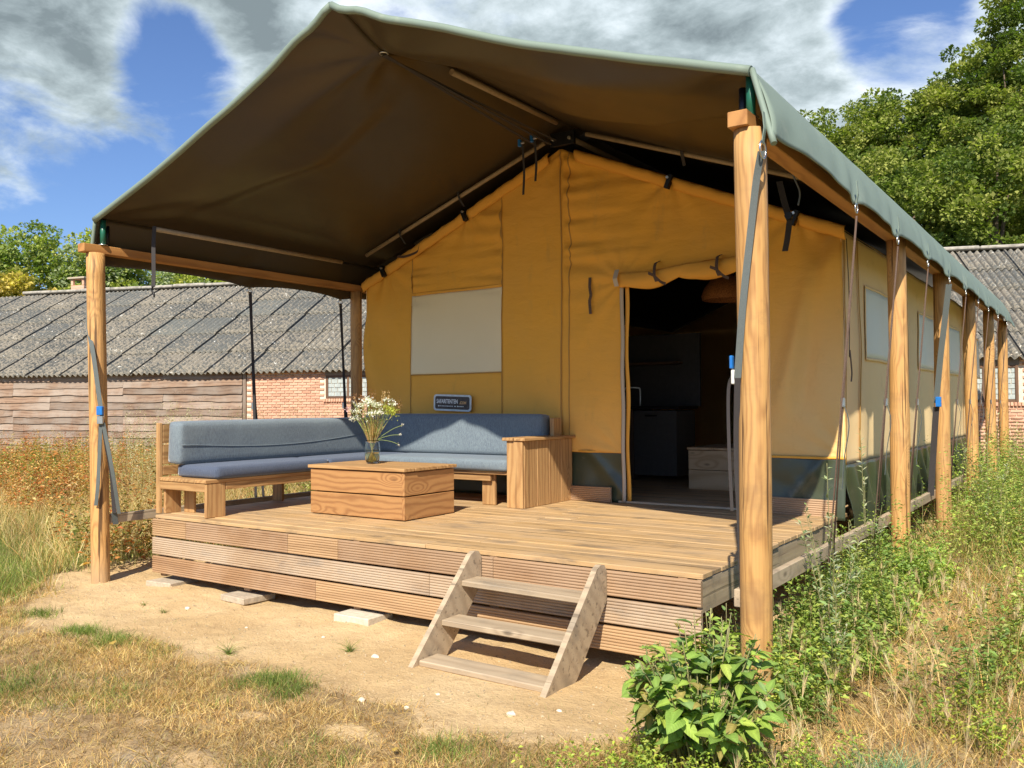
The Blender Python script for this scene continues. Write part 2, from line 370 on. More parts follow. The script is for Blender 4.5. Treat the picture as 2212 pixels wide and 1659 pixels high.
W_TABLE = wood('table_wood', (.43, .22, .078), (.20, .075, .022), rings=130, knots=.85, contrast=.55, fib=.25, var=.10)
W_BARN = wood('barn_cladding_wood', (.27, .175, .115), (.09, .045, .028), rings=90, knots=.35, contrast=.5, fib=.8, var=.24, grey=(.33, .275, .225), grey_amt=.7, rough=.85)
W_DARK = wood('dark_frame_wood', (.16, .085, .045), (.07, .035, .02), rings=50, var=.1)
W_PALE = wood('pale_spruce', (.60, .42, .24), (.42, .25, .12), rings=50, knots=.6, var=.06)
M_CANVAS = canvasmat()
M_CANVAS2 = cloth('ochre_canvas_hem', (.80, .40, .07), (.72, .35, .055), rough=.9, spec=.15)
M_SIDE = cloth('beige_side_canvas', (.92, .68, .36), (.86, .60, .29), rough=.9, spec=.15, dirt=(.45, .28, .10), dirt_amt=.2)
M_SEAM = cloth('seam_tape', (.50, .27, .07), (.45, .24, .06), rough=.85)
M_WIN = cloth('window_mesh_panel', (.84, .72, .46), (.78, .66, .40), rough=.6, spec=.3)
M_WINS = cloth('side_window_panel', (.80, .82, .68), (.74, .75, .60), rough=.55, spec=.4)
M_VINYL = cloth('green_vinyl_mud_flap', (.055, .068, .038), (.04, .05, .028), rough=.33, spec=.6, bump=.05, dirt=(.30, .26, .18), dirt_amt=.3)
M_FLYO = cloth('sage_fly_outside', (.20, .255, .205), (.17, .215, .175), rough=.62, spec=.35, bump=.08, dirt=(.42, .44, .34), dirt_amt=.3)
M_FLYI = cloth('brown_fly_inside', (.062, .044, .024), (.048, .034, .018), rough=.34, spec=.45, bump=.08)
M_TROOF = cloth('tent_roof_canvas', (.06, .05, .04), (.05, .04, .03), rough=.9)
M_PLUM = plain('dark_webbing', (.035, .03, .03), .8, var=.2, scale=200)
M_WEB = plain('grey_webbing', (.10, .115, .11), .8, var=.15, scale=250)
M_ROPE = plain('brown_cord', (.10, .06, .04), .8, var=.3, scale=150)
M_STEELG = plain('green_enamelled_steel', (.015, .12, .07), .35, var=.1)
M_STEELB = plain('black_steel', (.02, .02, .022), .4, metal=.6)
M_ZINC = plain('zinc_steel', (.62, .62, .6), .3, metal=1.)
M_TANP = plain('tan_powder_coated_pole', (.34, .25, .15), .5, var=.1)
M_BLUE = plain('blue_plastic', (.015, .16, .50), .35)
M_WHITE = plain('white_plastic', (.75, .75, .7), .5)
M_ZIP = cloth('beige_zip_tape', (.52, .44, .33), (.45, .37, .27), rough=.8)
M_MORTAR = plain('mortar', (.72, .60, .47), .9, var=.15, scale=30, bump=.3)
M_CONC = plain('concrete_slab', (.44, .36, .26), .9, var=.18, scale=25, bump=.4)
M_DARKI = plain('dark_backing', (.05, .045, .04), .9)
def brickmat():
    m, nt, p, out = newmat('red_brick'); g = G(nt); r = g.m('FRACT', g.m('ADD', g.rand(), g.n('ShaderNodeNewGeometry').outputs['Random Per Island'])); n = g.noise(g.pos(), 40., 5, .7)
    c = g.ramp(r, [(0., (.56, .30, .19)), (.5, (.66, .38, .25)), (1., (.72, .46, .31))]); c = g.mix(g.mr(n, .35, .75, 0., .35), c, (.36, .17, .10, 1))
    g.l(c, p.inputs['Base Color']); p.inputs['Roughness'].default_value = .9; g.bump(n, .5, .01, p); return m
M_BRICK = brickmat()
def sheetmat():
    m, nt, p, out = newmat('lichened_fibre_cement'); g = G(nt); r = g.rand(); P_ = g.pos()
    base = g.ramp(r, [(0., (.085, .088, .082)), (.7, (.115, .118, .108)), (.9, (.125, .128, .118)), (1., (.16, .165, .148))])
    big = g.noise(P_, .55, 4, .6); l1 = g.noise(P_, 13., 8, .74); l2 = g.noise(P_, 21., 6, .7, .6)
    amt = g.m('ADD', g.m('MULTIPLY', g.mr(r, 1., .55, 0., 1.), .07), g.m('MULTIPLY', big, .2))
    f1 = g.mr(g.m('ADD', l1, amt), .62, .70); c = g.mix(g.m('MULTIPLY', f1, .8), base, (.33, .285, .215, 1))
    f2 = g.mr(l2, .58, .64); c = g.mix(g.m('MULTIPLY', f2, .8), c, (.06, .05, .04, 1))
    v = g.n('ShaderNodeTexVoronoi'); g.l(g.vm('ADD', P_, g.noise(P_, 6., 3, .5, out='Color')), v.inputs['Vector']); v.inputs['Scale'].default_value = 2.3
    w = g.mr(v.outputs['Distance'], .10, .13, 1., 0.); c = g.mix(g.m('MULTIPLY', w, .9), c, (.72, .70, .62, 1))
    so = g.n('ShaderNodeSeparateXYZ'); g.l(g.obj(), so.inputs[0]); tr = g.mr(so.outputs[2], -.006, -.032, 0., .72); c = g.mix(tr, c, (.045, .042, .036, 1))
    ed = g.mr(so.outputs[1], .12, .0, 0., .35); c = g.mix(ed, c, (.30, .27, .21, 1))
    g.l(c, p.inputs['Base Color']); p.inputs['Roughness'].default_value = .95; g.bump(g.m('ADD', l1, l2), .6, .02, p); return m
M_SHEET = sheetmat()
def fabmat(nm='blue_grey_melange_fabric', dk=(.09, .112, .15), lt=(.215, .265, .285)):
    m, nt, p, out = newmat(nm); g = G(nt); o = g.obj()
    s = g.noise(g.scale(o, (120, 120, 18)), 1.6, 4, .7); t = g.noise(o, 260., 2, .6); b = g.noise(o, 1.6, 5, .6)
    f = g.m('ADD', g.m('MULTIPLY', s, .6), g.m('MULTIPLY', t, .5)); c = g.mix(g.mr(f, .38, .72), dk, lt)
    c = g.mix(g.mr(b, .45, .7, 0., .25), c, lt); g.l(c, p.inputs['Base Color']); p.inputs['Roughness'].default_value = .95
    p.inputs['Sheen Weight'].default_value = .35; p.inputs['Sheen Roughness'].default_value = .4
    g.bump(g.m('ADD', t, g.m('MULTIPLY', g.noise(o, 7., 4, .5), 3.)), .25, .006, p); return m
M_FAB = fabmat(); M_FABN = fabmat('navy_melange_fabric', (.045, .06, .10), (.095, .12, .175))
def groundmat():
    m, nt, p, out = newmat('sandy_ground'); g = G(nt); P_ = g.pos()
    a = g.n('ShaderNodeAttribute'); a.attribute_name = 'tint'; sx = g.n('ShaderNodeSeparateColor'); g.l(a.outputs['Color'], sx.inputs[0]); s = sx.outputs[0]
    n1 = g.noise(P_, 1.4, 6, .6); n2 = g.noise(P_, 9., 8, .7); n3 = g.noise(P_, 70., 4, .7)
    sand = g.mix(g.mr(n1, .35, .65), (.66, .475, .255), (.58, .40, .20)); sand = g.mix(g.mr(n2, .52, .72, 0., .5), sand, (.38, .245, .13)); sand = g.mix(g.mr(n3, .56, .68, 0., .7), sand, (.32, .22, .13))
    sand = g.mix(g.mr(n3, .36, .28, 0., .5), sand, (.72, .58, .40))
    soil = g.mix(g.mr(n2, .35, .65), (.46, .32, .16), (.26, .175, .09)); soil = g.mix(g.mr(n1, .45, .7, 0., .6), soil, (.40, .32, .22))
    far = sx.outputs[1]; grass = g.mix(g.mr(g.noise(P_, .3, 6, .65), .4, .6), (.18, .15, .06), (.10, .14, .04)); soil = g.mix(far, soil, grass)
    e = g.m('ADD', s, g.m('MULTIPLY', g.m('SUBTRACT', n2, .5), .9)); c = g.mix(g.mr(e, .35, .65), soil, sand)
    g.l(c, p.inputs['Base Color']); p.inputs['Roughness'].default_value = .97; p.inputs['Specular IOR Level'].default_value = .1
    g.bump(g.m('ADD', g.m('MULTIPLY', n2, 1.), g.m('MULTIPLY', n3, .35)), .8, .03, p); return m
M_GROUND = groundmat()
M_LEAF = leafmat('leaf'); M_STRAW = leafmat('straw', transl=.25, rough=.6); M_TREE = leafmat('tree_leaf', transl=.42, rough=.55, spec=.2)
M_BARK = plain('bark', (.12, .085, .055), .9, var=.4, scale=9, bump=.6)
M_STEM = plain('plant_stem', (.24, .22, .09), .7, var=.3)

# ------------------------------------------------------------------ ground
GZ = -.57
POLY = np.array([(-.62, .6), (-.9, -.2), (-.55, -.62), (.0, -.95), (.33, -1.27), (.65, -1.36), (1.07, -1.42), (1.5, -1.30), (2.1, -1.22), (2.6, -1.24), (3.0, -1.17), (3.5, -1.27),
                 (4.05, -1.38), (4.45, -1.36), (4.75, -1.25), (5.0, -.95), (5.1, -.55), (5.15, .1), (5.2, 12.6), (-.3, 12.6), (-.35, 1.2)])
def sdpoly(x, y):
    x = np.asarray(x, float); y = np.asarray(y, float); ins = np.zeros(x.shape, bool); d = np.full(x.shape, 1e9); n = len(POLY)
    for i in range(n):
        x1, y1 = POLY[i]; x2, y2 = POLY[(i + 1) % n]
        c = ((y1 > y) != (y2 > y)) & (x < (x2 - x1) * (y - y1) / (y2 - y1 + 1e-12) + x1); ins ^= c
        t = np.clip(((x - x1) * (x2 - x1) + (y - y1) * (y2 - y1)) / ((x2 - x1) ** 2 + (y2 - y1) ** 2), 0, 1)
        d = np.minimum(d, np.hypot(x - x1 - t * (x2 - x1), y - y1 - t * (y2 - y1)))
    return np.where(ins, d, -d)          # positive inside the sand
PATCH = [(5.75, 2.0, .30, .9), (5.65, 3.0, .25, .6), (3.45, -1.75, .16, .12), (3.05, -1.62, .1, .08), (4.0, -1.68, .28, .12), (3.75, -2.25, .3, .12), (3.1, -2.1, .12, .08), (5.9, .9, .22, .3), (6.0, -.1, .15, .2)]
def sandmask(x, y):
    s = sstep(-.18, .12, sdpoly(x, y) + (fbm(x * 3, y * 3, 5) - .47) * .55)
    nz = (fbm(x * 4, y * 4, 15) - .47) * 1.6
    for px, py, rx, ry in PATCH: s = np.maximum(s, .62 * sstep(1.35, .2, np.hypot((x - px) / rx, (y - py) / ry) + nz))
    return s
def gh(x, y):
    x = np.asarray(x, float); y = np.asarray(y, float); s = sstep(-.1, .2, sdpoly(x, y))
    h = GZ + (fbm(x * .7, y * .7, 3) - .47) * .10 + (fbm(x * 4, y * 4, 9, 3) - .44) * .045 + (fbm(x * 11, y * 11, 19, 2) - .37) * .016 + .03 * (1 - s)
    h = h + .05 * sstep(5.2, 6.0, x) * sstep(-1, 1.5, y)
    near = np.exp(-((x - 3.95) ** 2 / .5 + (y + .62) ** 2 / .10)); return h * (1 - near) + near * (GZ + .0)
xs = np.concatenate([-np.geomspace(400, 10.2, 24), np.arange(-10, -2, .16), np.arange(-2, 7.5, .045), np.arange(7.5, 12, .2), np.geomspace(12.5, 400, 24)])
ys = np.concatenate([-np.geomspace(300, 5.2, 20), np.arange(-5, 1.2, .045), np.arange(1.2, 5, .09), np.arange(5, 20, .3), np.geomspace(20.5, 500, 24)])
X, Y = np.meshgrid(xs, ys, indexing='ij'); Z = gh(X, Y)
sm = sandmask(X, Y); farm = sstep(10, 25, np.hypot(X - 3, Y))
gm = gridmesh('ground', np.stack([X, Y, Z], -1), M_GROUND, col=np.stack([sm, farm, sm * 0], -1))
tag(link('ground', gm), kind='structure')
# ------------------------------------------------------------------ timber deck
deck = thing('timber_deck', 'raised timber deck with ridged plank front standing in front of the ochre tent', 'deck', (0, 0, GZ))
y = 0.0; i = 0
while y < 2.84:
    w = .140; cut = random.choice([2.05, 2.5, 2.95, 3.3, 1.7]) + random.uniform(-.1, .1)
    e = random.uniform(-.006, .008)
    for a, b_ in ((0.0, cut - .0015), (cut + .0015, 5.0 + e)):
        box('deck_board', (a, y + .0015, -.030), (b_, y + w + .0015, random.uniform(-.003, .003)), W_DECK, deck, axis=0, b=.004)
    y += .1445; i += 1
def ridged(L, mat, n=8, H=.143, t=.026, r=.007):
    k = ('rid', round(L, 3), mat.name)
    if k in _cache: return _cache[k]
    prof = [(t / 2, H / 2), (t / 2, -H / 2)]; p = H / n
    for j in range(n):
        z0 = -H / 2 + j * p
        prof += [(-t / 2 + r, z0 + .0008), (-t / 2 + .0015, z0 + .2 * p), (-t / 2, z0 + .5 * p), (-t / 2 + .0015, z0 + .8 * p)]
    prof.append((-t / 2 + r, H / 2 - .0008)); V = []; m_ = len(prof)
    for x in (-L / 2, L / 2): V += [(x, a, b) for a, b in prof]
    F = [(i, (i + 1) % m_, m_ + (i + 1) % m_, m_ + i) for i in range(m_)] + [tuple(range(m_))[::-1], tuple(range(m_, 2 * m_))]
    m = me('ridged_board', V, F, mat)
    import bmesh
    bm = bmesh.new(); bm.from_mesh(m); bmesh.ops.recalc_face_normals(bm, faces=bm.faces); bm.to_mesh(m); bm.free()
    _cache[k] = m; return m
rows = [(-.032, [(0, .47, W_FAS3), (.47, 1.72, W_FAS1), (1.72, 2.25, W_FAS3), (2.25, 3.62, W_FAS1), (3.62, 5.0, W_FAS1)]),
        (-.190, [(0, 3.1, W_FAS2), (3.1, 5.0, W_FAS2)]), (-.348, [(0, 2.02, W_FAS1), (2.02, 5.0, W_FAS3)])]
for zt, segs in rows:
    for a, b_, mt in segs:
        o = link('fascia_board', ridged(b_ - a - .004, mt), deck, T((a + b_) / 2, -.016, zt - .0715) @ RX(random.uniform(-.01, .01)))
for x in (.10, 1.2, 2.4, 3.6, 4.88):
    box('joist', (x - .03, .002, -.16), (x + .03, 2.85, -.0315), W_FAS1, deck, axis=1)
    box('bearer_post', (x - .035, .01, -.52), (x + .035, .08, -.1615), W_FAS1, deck, axis=2)
    box('bearer_post', (x - .035, 2.6, -.56), (x + .035, 2.67, -.1615), W_FAS1, deck, axis=2)
for x0, x1 in ((.012, .035), (4.96, 4.992)): box('rim_board', (x0, .004, -.215), (x1, 2.86, -.0325), W_GREY, deck, axis=1)
def pebble_slab(x, y, rz, sz=(.30, .30, .05), mt=M_CONC, lab='', dz=.006):
    m = cboxme(sz[0], sz[1], sz[2], .006, mt); o = link('paving_slab', m, None, T(x, y, GZ + dz) @ RZ(rz) @ RX(random.uniform(-.03, .03)))
    return tag(o, lab, 'slab', 'concrete slabs under the deck edge')
pebble_slab(.22, .02, .1, lab='sandy grey concrete slab under the deck corner beside the left front post')
pebble_slab(1.22, .01, -.06, lab='half buried grey concrete slab under the deck front, second from the left corner')
pebble_slab(2.50, -.03, .03, sz=(.32, .26, .06), mt=M_WHITE if False else plain('pale_slab', (.56, .49, .38), .9, var=.12, scale=30, bump=.3), lab='palest clean concrete slab sticking out under the middle of the deck front', dz=.022)
# ------------------------------------------------------------------ posts, beams, rails
POSTS_R = [-.31, 3.27, 5.56, 7.89, 10.07, 12.06]
def roundpost(name, base, top, r, lab, grp, seed):
    rs = np.random.RandomState(seed); nz, na = 16, 20; V = []; F = []
    A = Vector(base); B = Vector(top); ph = rs.rand(6) * 6.28
    for i in range(nz + 1):
        t = i / nz; c = (B - A) * t
        for j in range(na):
            a = 2 * math.pi * j / na; rr = r * (1 + .02 * math.sin(2 * a + ph[0] + t * 2) + .014 * math.sin(3 * a + ph[1] - 3 * t) + .012 * math.sin(t * 11 + ph[2]))
            V.append((c.x + rr * math.cos(a) + .004 * math.sin(t * 5 + ph[3]), c.y + rr * math.sin(a), c.z))
    for i in range(nz):
        for j in range(na): F.append((i * na + j, i * na + (j + 1) % na, (i + 1) * na + (j + 1) % na, (i + 1) * na + j))
    F.append(tuple(nz * na + j for j in range(na))); F.append(tuple(range(na))[::-1])
    # grain runs along the post: store the mesh with local X as its length
    R = RY(-H2); Ri = R.inverted(); m = me(name, [Ri @ Vector(v) for v in V], F, W_POST)
    for p in m.polygons: p.use_smooth = len(p.vertices) == 4
    return tag(link(name, m, None, T(*base) @ R), lab, 'post', grp)
GRP = 'round timber posts carrying the tent fly'
labsR = ['nearest and thickest round timber post, at the right front corner of the deck',
         'second round timber post along the right eave, dark knot hole on its edge',
         'third round timber post along the right eave, beside a wide blue-buckled strap',
         'fourth round timber post along the right eave, between the third and the last two', 'fifth round timber post along the right eave, last but one',
         'farthest round timber post at the far end of the right eave']
for i, yy in enumerate(POSTS_R): roundpost('timber_post', (5.4, yy, -.8), (5.4, yy, 2.27), .077 if i == 0 else .074, labsR[i], GRP, 10 + i)
roundpost('timber_post', (-.305, -.31, -.8), (-.41, -.31, 2.27), .076, 'left front round timber post, standing free on the sand with a strap leaning across it', GRP, 31)
roundpost('timber_post', (-.44, 2.9, -.8), (-.44, 2.9, 2.27), .066, 'round timber post behind the corner sofa, next to the left edge of the tent wall', GRP, 32)
tag(box('eave_beam', (5.32, -.41, 2.272), (5.42, 12.15, 2.35), W_BEAM, axis=1), 'long planed timber beam lying on the posts of the right eave', 'beam')
tag(box('eave_beam', (-.485, -.43, 2.272), (-.385, 11.4, 2.345), W_BEAM, axis=1), 'long planed timber beam lying on the posts of the left eave', 'beam')
tag(box('low_rail', (-.325, -.235, -.07), (-.285, 11.3, .010), W_GREY, axis=1), 'weathered grey rail fixed low along the left posts, strap tied round its end', 'rail')
tag(box('low_rail', (5.285, -.31, -.078), (5.325, 12.0, .010), W_GREY, axis=1), 'weathered grey rail fixed low along the right posts among the weeds', 'rail')
# ------------------------------------------------------------------ ladder
lad = thing('wooden_steps', 'grey weathered three tread wooden steps leaning on the deck front', 'steps', (3.95, -.3, GZ))
side = [(-.145, -.004), (-.105, .012), (-.060, .006), (-.036, -.03), (-.036, -.20), (-.37, -.55), (-.43, -.60), (-.735, -.60)]
for x0, x1 in ((3.50, 3.535), (4.395, 4.43)): prism('stringer', side, 0, x0, x1, W_GREY, lad)
for yc, zt in ((-.165, -.150), (-.36, -.345), (-.565, -.535)):
    rot = RX(random.uniform(-.02, .02)) @ RY(random.uniform(-.01, .01))
    box('tread', (3.537, yc - .085, zt - .035), (4.393, yc + .085, zt), W_GREY, lad, axis=0, rot=rot, b=.006)
# ------------------------------------------------------------------ fly sheet
XM = 2.5; HW = 2.91; ZA = 3.69; ZE = 2.58; YF = -.31; YB = 12.25
def fly_z(sx, a, y):
    """height of the fly at fraction a down the slope, side sx"""
    x = sx * HW * a; z = ZA - (ZA - ZE) * a
    z = z - .035 * np.sin(np.pi * a) * (.6 + .4 * np.cos((y - YF) * 2.6))
    ye = .20
    dip = .155 * np.exp(-((y - ye) / .30) ** 2) * np.exp(-(a * HW / .55) ** 1.3)
    xx = a * HW
    yc = np.interp(xx, [0, .65, 1.7, 2.55, 2.91], [.35, 1.50, 1.12, .5, .1]) if sx > 0 else np.interp(xx, [0, .6, 1.4, 2.2, 2.91], [.35, .75, .8, .4, .0])
    A = (.12 if sx > 0 else .06) * np.sin(np.pi * np.clip(xx / HW, 0, 1)) ** .8
    up = sstep(YF, YF + .5, y); dn = 1 - sstep(0., .30, y - yc)
    z = z - dip - A * up * dn
    ang = np.arctan2(y - ye, xx + 1e-3); rad = np.hypot(xx, y - ye)
    z = z + .020 * np.sin(ang * 11 + sx) * np.exp(-rad / .9) * sstep(.05, .35, rad)
    cr = np.hypot(HW - xx, y - YF); an2 = np.arctan2(y - YF, HW - xx + 1e-3); z = z + .018 * np.sin(an2 * 9) * np.exp(-cr / .8) * sstep(.0, .3, cr) * sstep(HW, HW - .3, xx)
    z = z + (fbm(xx * 1.3 + 7 * sx, y * .8, 21, 3) - .44) * .05 * np.sin(np.pi * np.clip(a, 0, 1)) + (fbm(xx * 5, y * 1.6 + 9, 4, 2) - .37) * .012 * np.sin(np.pi * a) * sstep(YF, YF + .3, y)
    return z
fly = thing('tent_fly', 'large sage green fly sheet stretched over the tent and deck as a gabled canopy', 'canopy', (XM, YF, 0))
ysf = np.concatenate([np.arange(YF, 3.2, .045), np.arange(3.2, YB + .01, .15)])
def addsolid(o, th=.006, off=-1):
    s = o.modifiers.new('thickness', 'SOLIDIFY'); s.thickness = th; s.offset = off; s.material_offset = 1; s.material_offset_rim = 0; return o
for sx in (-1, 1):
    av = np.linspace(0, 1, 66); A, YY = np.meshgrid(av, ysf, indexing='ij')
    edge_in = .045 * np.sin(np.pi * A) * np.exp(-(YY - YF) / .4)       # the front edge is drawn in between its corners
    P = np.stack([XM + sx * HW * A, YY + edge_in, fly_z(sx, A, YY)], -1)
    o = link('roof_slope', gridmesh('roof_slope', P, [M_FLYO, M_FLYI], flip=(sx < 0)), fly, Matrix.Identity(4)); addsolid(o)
RINGS = [-.46, 1.15, 2.44, 3.75, 5.0, 6.2, 7.3, 8.4, 9.6, 10.9, 12.2]
def val_bottom(y, sx):
    RG = RINGS if sx > 0 else [-.31, 1.41, 2.70, 4.0, 5.3, 6.6, 8., 9.4, 10.8, 12.2]
    k = np.searchsorted(RG, y) - 1; k = np.clip(k, 0, len(RG) - 2); r = np.array(RG); t = np.clip((y - r[k]) / (r[k + 1] - r[k]), 0, 1); return t, k
ysv = np.arange(YF - .0, YB + .01, .05)
for sx in (-1, 1):
    tv = np.linspace(0, 1, 16); A, YY = np.meshgrid(tv, ysv, indexing='ij'); t, k = val_bottom(YY, sx)
    zb = 2.155 + .055 * np.sin(np.pi * t) ** .6; drop = ZE + .0 - zb
    SP = .15 if sx > 0 else .085; SH = .15 if sx > 0 else .0; xx = HW + .0 + SP * A + .02 * np.sin(np.pi * A)
    dr = np.minimum(t, 1 - t)
    xx = xx + .018 * np.sin((YY * 15 + A * 7)) * A * np.exp(-dr * 6) - .012 * (fbm(YY * 4, A * 1.5, 31, 2) - .37) + .03 * (vn(YY * 1.7 - A * 1.5, A * 0 + 1, 12) - .5) * A
    zz = ZE - drop * A
    yy = YY - SH * A * np.exp(-(YY - YF) / .25)
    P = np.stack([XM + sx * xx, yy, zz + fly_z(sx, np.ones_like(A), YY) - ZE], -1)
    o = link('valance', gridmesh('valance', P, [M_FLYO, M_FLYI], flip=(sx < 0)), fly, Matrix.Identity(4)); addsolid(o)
    # rolled front hem
    pts = [(XM + sx * HW * a, YF + .045 * math.sin(math.pi * a) - .012, float(fly_z(sx, np.array(a), np.array(YF))) - .018) for a in np.linspace(0, 1, 40)]
    tube('front_hem', pts, .026, M_FLYO, fly, n=10)
    pts = [(XM + sx * (HW + SP * a + .005), YF - SH * a - .004, ZE - .01 - (ZE - 2.15) * a) for a in np.linspace(0, 1, 8)]
    tube('corner_hem', pts, .016, M_FLYO, fly, n=8)
    for j, ry in enumerate(RINGS[:-1] if sx > 0 else (-.27, 1.41, 2.70)):
        x = XM + sx * (HW + SP + .005) - (.055 if sx > 0 and j == 0 else 0)
        rr = .030 if j else .042; c = Vector((x, ry + (0 if j else .0), 2.155 - rr * .8))
        pts = [(c.x, c.y + rr * math.cos(q), c.z + rr * math.sin(q)) for q in np.linspace(0, 2 * math.pi, 17)]
        tube('d_ring', pts, .0045, M_ZINC, fly, n=6, cap=False)
        ribbon('ring_tab', [(x + sx * .006, ry, 2.30), (x + sx * .012, ry, 2.22), (x, ry, 2.150)], .03, (0, 1, 0), M_FLYO, fly, th=.004)
# patch round the eyelet where the guying straps pull
tube('eyelet', [(XM + .03 * math.cos(q), .2 + .03 * math.sin(q), 3.508) for q in np.linspace(0, 2 * math.pi, 13)], .006, M_ZINC, fly, n=6, cap=False)
# ------------------------------------------------------------------ steel and pole frame
fr = thing('tent_pole_frame', 'pole frame under the fly: tan rafters, ridge pole and green corner uprights', 'frame', (XM, 2.7, 0))
tube('ridge_pole', [(2.5, 1.0, 3.625), (2.5, 2.62, 3.645)], .026, M_TANP, fr, n=12)
tube('ridge_pole', [(2.5, 2.9, 3.56), (2.5, 12.1, 3.56)], .026, M_TANP, fr, n=12)
tube('rafter', [(-.12, 2.74, 2.645), (2.29, 2.74, 3.512)], .022, M_TANP, fr, n=12)
tube('rafter', [(2.76, 2.74, 3.515), (5.2, 2.74, 2.63)], .022, M_TANP, fr, n=12)
tube('eave_pole', [(-.1, .06, 2.505), (-.1, 2.33, 2.512)], .022, M_TANP, fr, n=12)
tube('eave_pole', [(5.15, .9, 2.50), (5.15, 2.6, 2.50)], .022, M_TANP, fr, n=12)
for x in (-.40, 5.385):
    tube('corner_upright', [(x, -.25, 2.345), (x, -.25, 2.565)], .024, M_STEELG, fr, n=12)
    tube('corner_upright', [(x + (-.06 if x > 0 else -.04), -.19, 2.345), (x + (-.06 if x > 0 else -.04), -.19, 2.53)], .022, M_STEELB, fr, n=12)
    tube('base_flange', [(x, -.25, 2.346), (x, -.25, 2.354)], .04, M_ZINC, fr, n=12)
box('gable_bracket', (2.33, 2.78, 3.47), (2.60, 2.82, 3.60), M_STEELB, fr)
for bx, bz in ((2.37, 3.535), (2.56, 3.52)):
    tube('bolt', [(bx, 2.745, bz), (bx, 2.785, bz)], .016, M_ZINC, fr, n=8)
# ------------------------------------------------------------------ tent
tent = thing('safari_tent', 'ochre canvas safari tent with open doorway, white window panel and green mud flap', 'tent', (2.4, 2.89, 0))
XL, XR, ZEV, ZPK, YW = -.27, 5.06, 2.35, 3.47, 2.89; XC = (XL + XR) / 2
def ztop(x): return ZEV + (ZPK - ZEV) * (1 - np.abs(x - XC) / ((XR - XL) / 2))
def pucker(x, z, x0, amp, rng, seed, f=9):
    return 3.2 * amp * np.exp(-np.abs(x - x0) / rng) * (vn(z * f + (x - x0) * 1.4, z * 0 + seed, seed) + .5 * vn(z * f * 2.3, x * 0 + seed, seed + 3) - .75)
def wall_y(x, z):
    d = (fbm(x * 1.1, z * .8, 40, 3) - .44) * .09
    d = d + pucker(x, z, 2.48, .030, .45, 3) * sstep(1.9, 2.5, z) * (x > 2.42) + pucker(x, z, 1.66, .024, .35, 5, 10) * sstep(2.0, 2.3, z) * (x < 1.66)
    d = d + pucker(x, z, .42, .022, .25, 7, 12) * sstep(1.9, 2.3, z) * (x > .42)
    d = d + .045 * np.sin((x * 3.2 + z * 1.5) * 3.0) * sstep(.55, -.15, x) * sstep(2.4, 1.6, z)
    d = d + .022 * np.sin((x * 2.2 + z * 1.3) * 5) * sstep(1.4, .5, x) * sstep(1.3, .8, z) * sstep(.3, .6, x)
    fold = (x - 5.0) + (2.2 - z) * .33; d = d - .11 * np.exp(-((fold + .05) / .12) ** 2) * sstep(4.25, 4.7, x) * sstep(.5, 1.2, z) * sstep(2.35, 2.0, z)
    fold2 = (x - 4.95) + (2.2 - z) * .16; d = d + .06 * np.exp(-((fold2 + .05) / .07) ** 2) * sstep(4.25, 4.8, x) * sstep(.6, 1.4, z)
    d = d + .03 * sstep(2.6, 3.0, x) * sstep(4.6, 4.0, x) * sstep(2.75, 2.1, z) * -1 * sstep(2.05, 2.2, z)
    for cx in (.045, 1.215, 2.45, 3.565, 4.695):
        cz = ztop(np.array(cx)); rr = np.hypot(x - cx, z - cz) + .02; an = np.arctan2(x - cx, cz - z + .02); d = d + .020 * np.sin(an * 9 + cx * 5) * np.exp(-rr / .40) * sstep(0, .15, rr)
    for cx, cz, sg_ in ((XL, .45, 1), (XR, .45, -1), (3.06, .45, -1), (3.06, 2.1, -1)):
        rr = np.hypot(x - cx, z - cz) + .02; an = np.arctan2(z - cz, np.abs(x - cx) + .01); d = d + .016 * np.sin(an * 12 + 2) * np.exp(-rr / .45) * sstep(0, .12, rr)
    return YW + d
def patch(name, x0, x1, z0, z1, mat, dx=.028, dz=.028, dy=0, par=None, fn=wall_y, th=.004):
    nx = max(2, int((x1 - x0) / dx)); xv = np.linspace(x0, x1, nx + 1)
    zt = (lambda x: np.full_like(x, z1)) if not callable(z1) else z1
    nz = max(2, int((float(np.max(zt(xv))) - z0) / dz)); t = np.linspace(0, 1, nz + 1)
    Xg, Tg = np.meshgrid(xv, t, indexing='ij'); Zg = z0 + (zt(Xg) - z0) * Tg
    P = np.stack([Xg, fn(Xg, Zg) + dy, Zg], -1); o = link(name, gridmesh(name, P, mat), par or tent, Matrix.Identity(4))
    s = o.modifiers.new('thickness', 'SOLIDIFY'); s.thickness = th; s.offset = -1
    return o
VZ = .47
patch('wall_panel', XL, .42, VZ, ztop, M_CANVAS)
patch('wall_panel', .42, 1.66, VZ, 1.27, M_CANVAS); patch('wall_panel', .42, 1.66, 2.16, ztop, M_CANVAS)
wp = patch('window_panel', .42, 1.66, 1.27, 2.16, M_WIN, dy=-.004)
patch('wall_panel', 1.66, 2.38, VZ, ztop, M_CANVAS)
xv = np.concatenate([np.linspace(2.38, 3.06, 26), np.linspace(3.06, 4.32, 46)[1:], np.linspace(4.32, XR, 28)[1:]]); tl_ = np.linspace(0, 1, 60); tu = np.linspace(0, 1, 42)[1:]
Zl = np.repeat((VZ + (2.10 - VZ) * tl_)[None], len(xv), 0); Zu = 2.10 + (ztop(xv)[:, None] - 2.10) * tu[None]; Zg = np.concatenate([Zl, Zu], 1); Xg = np.repeat(xv[:, None], Zg.shape[1], 1)
kp = np.ones((len(xv) - 1, Zg.shape[1] - 1), bool); kp[25:70, :59] = False
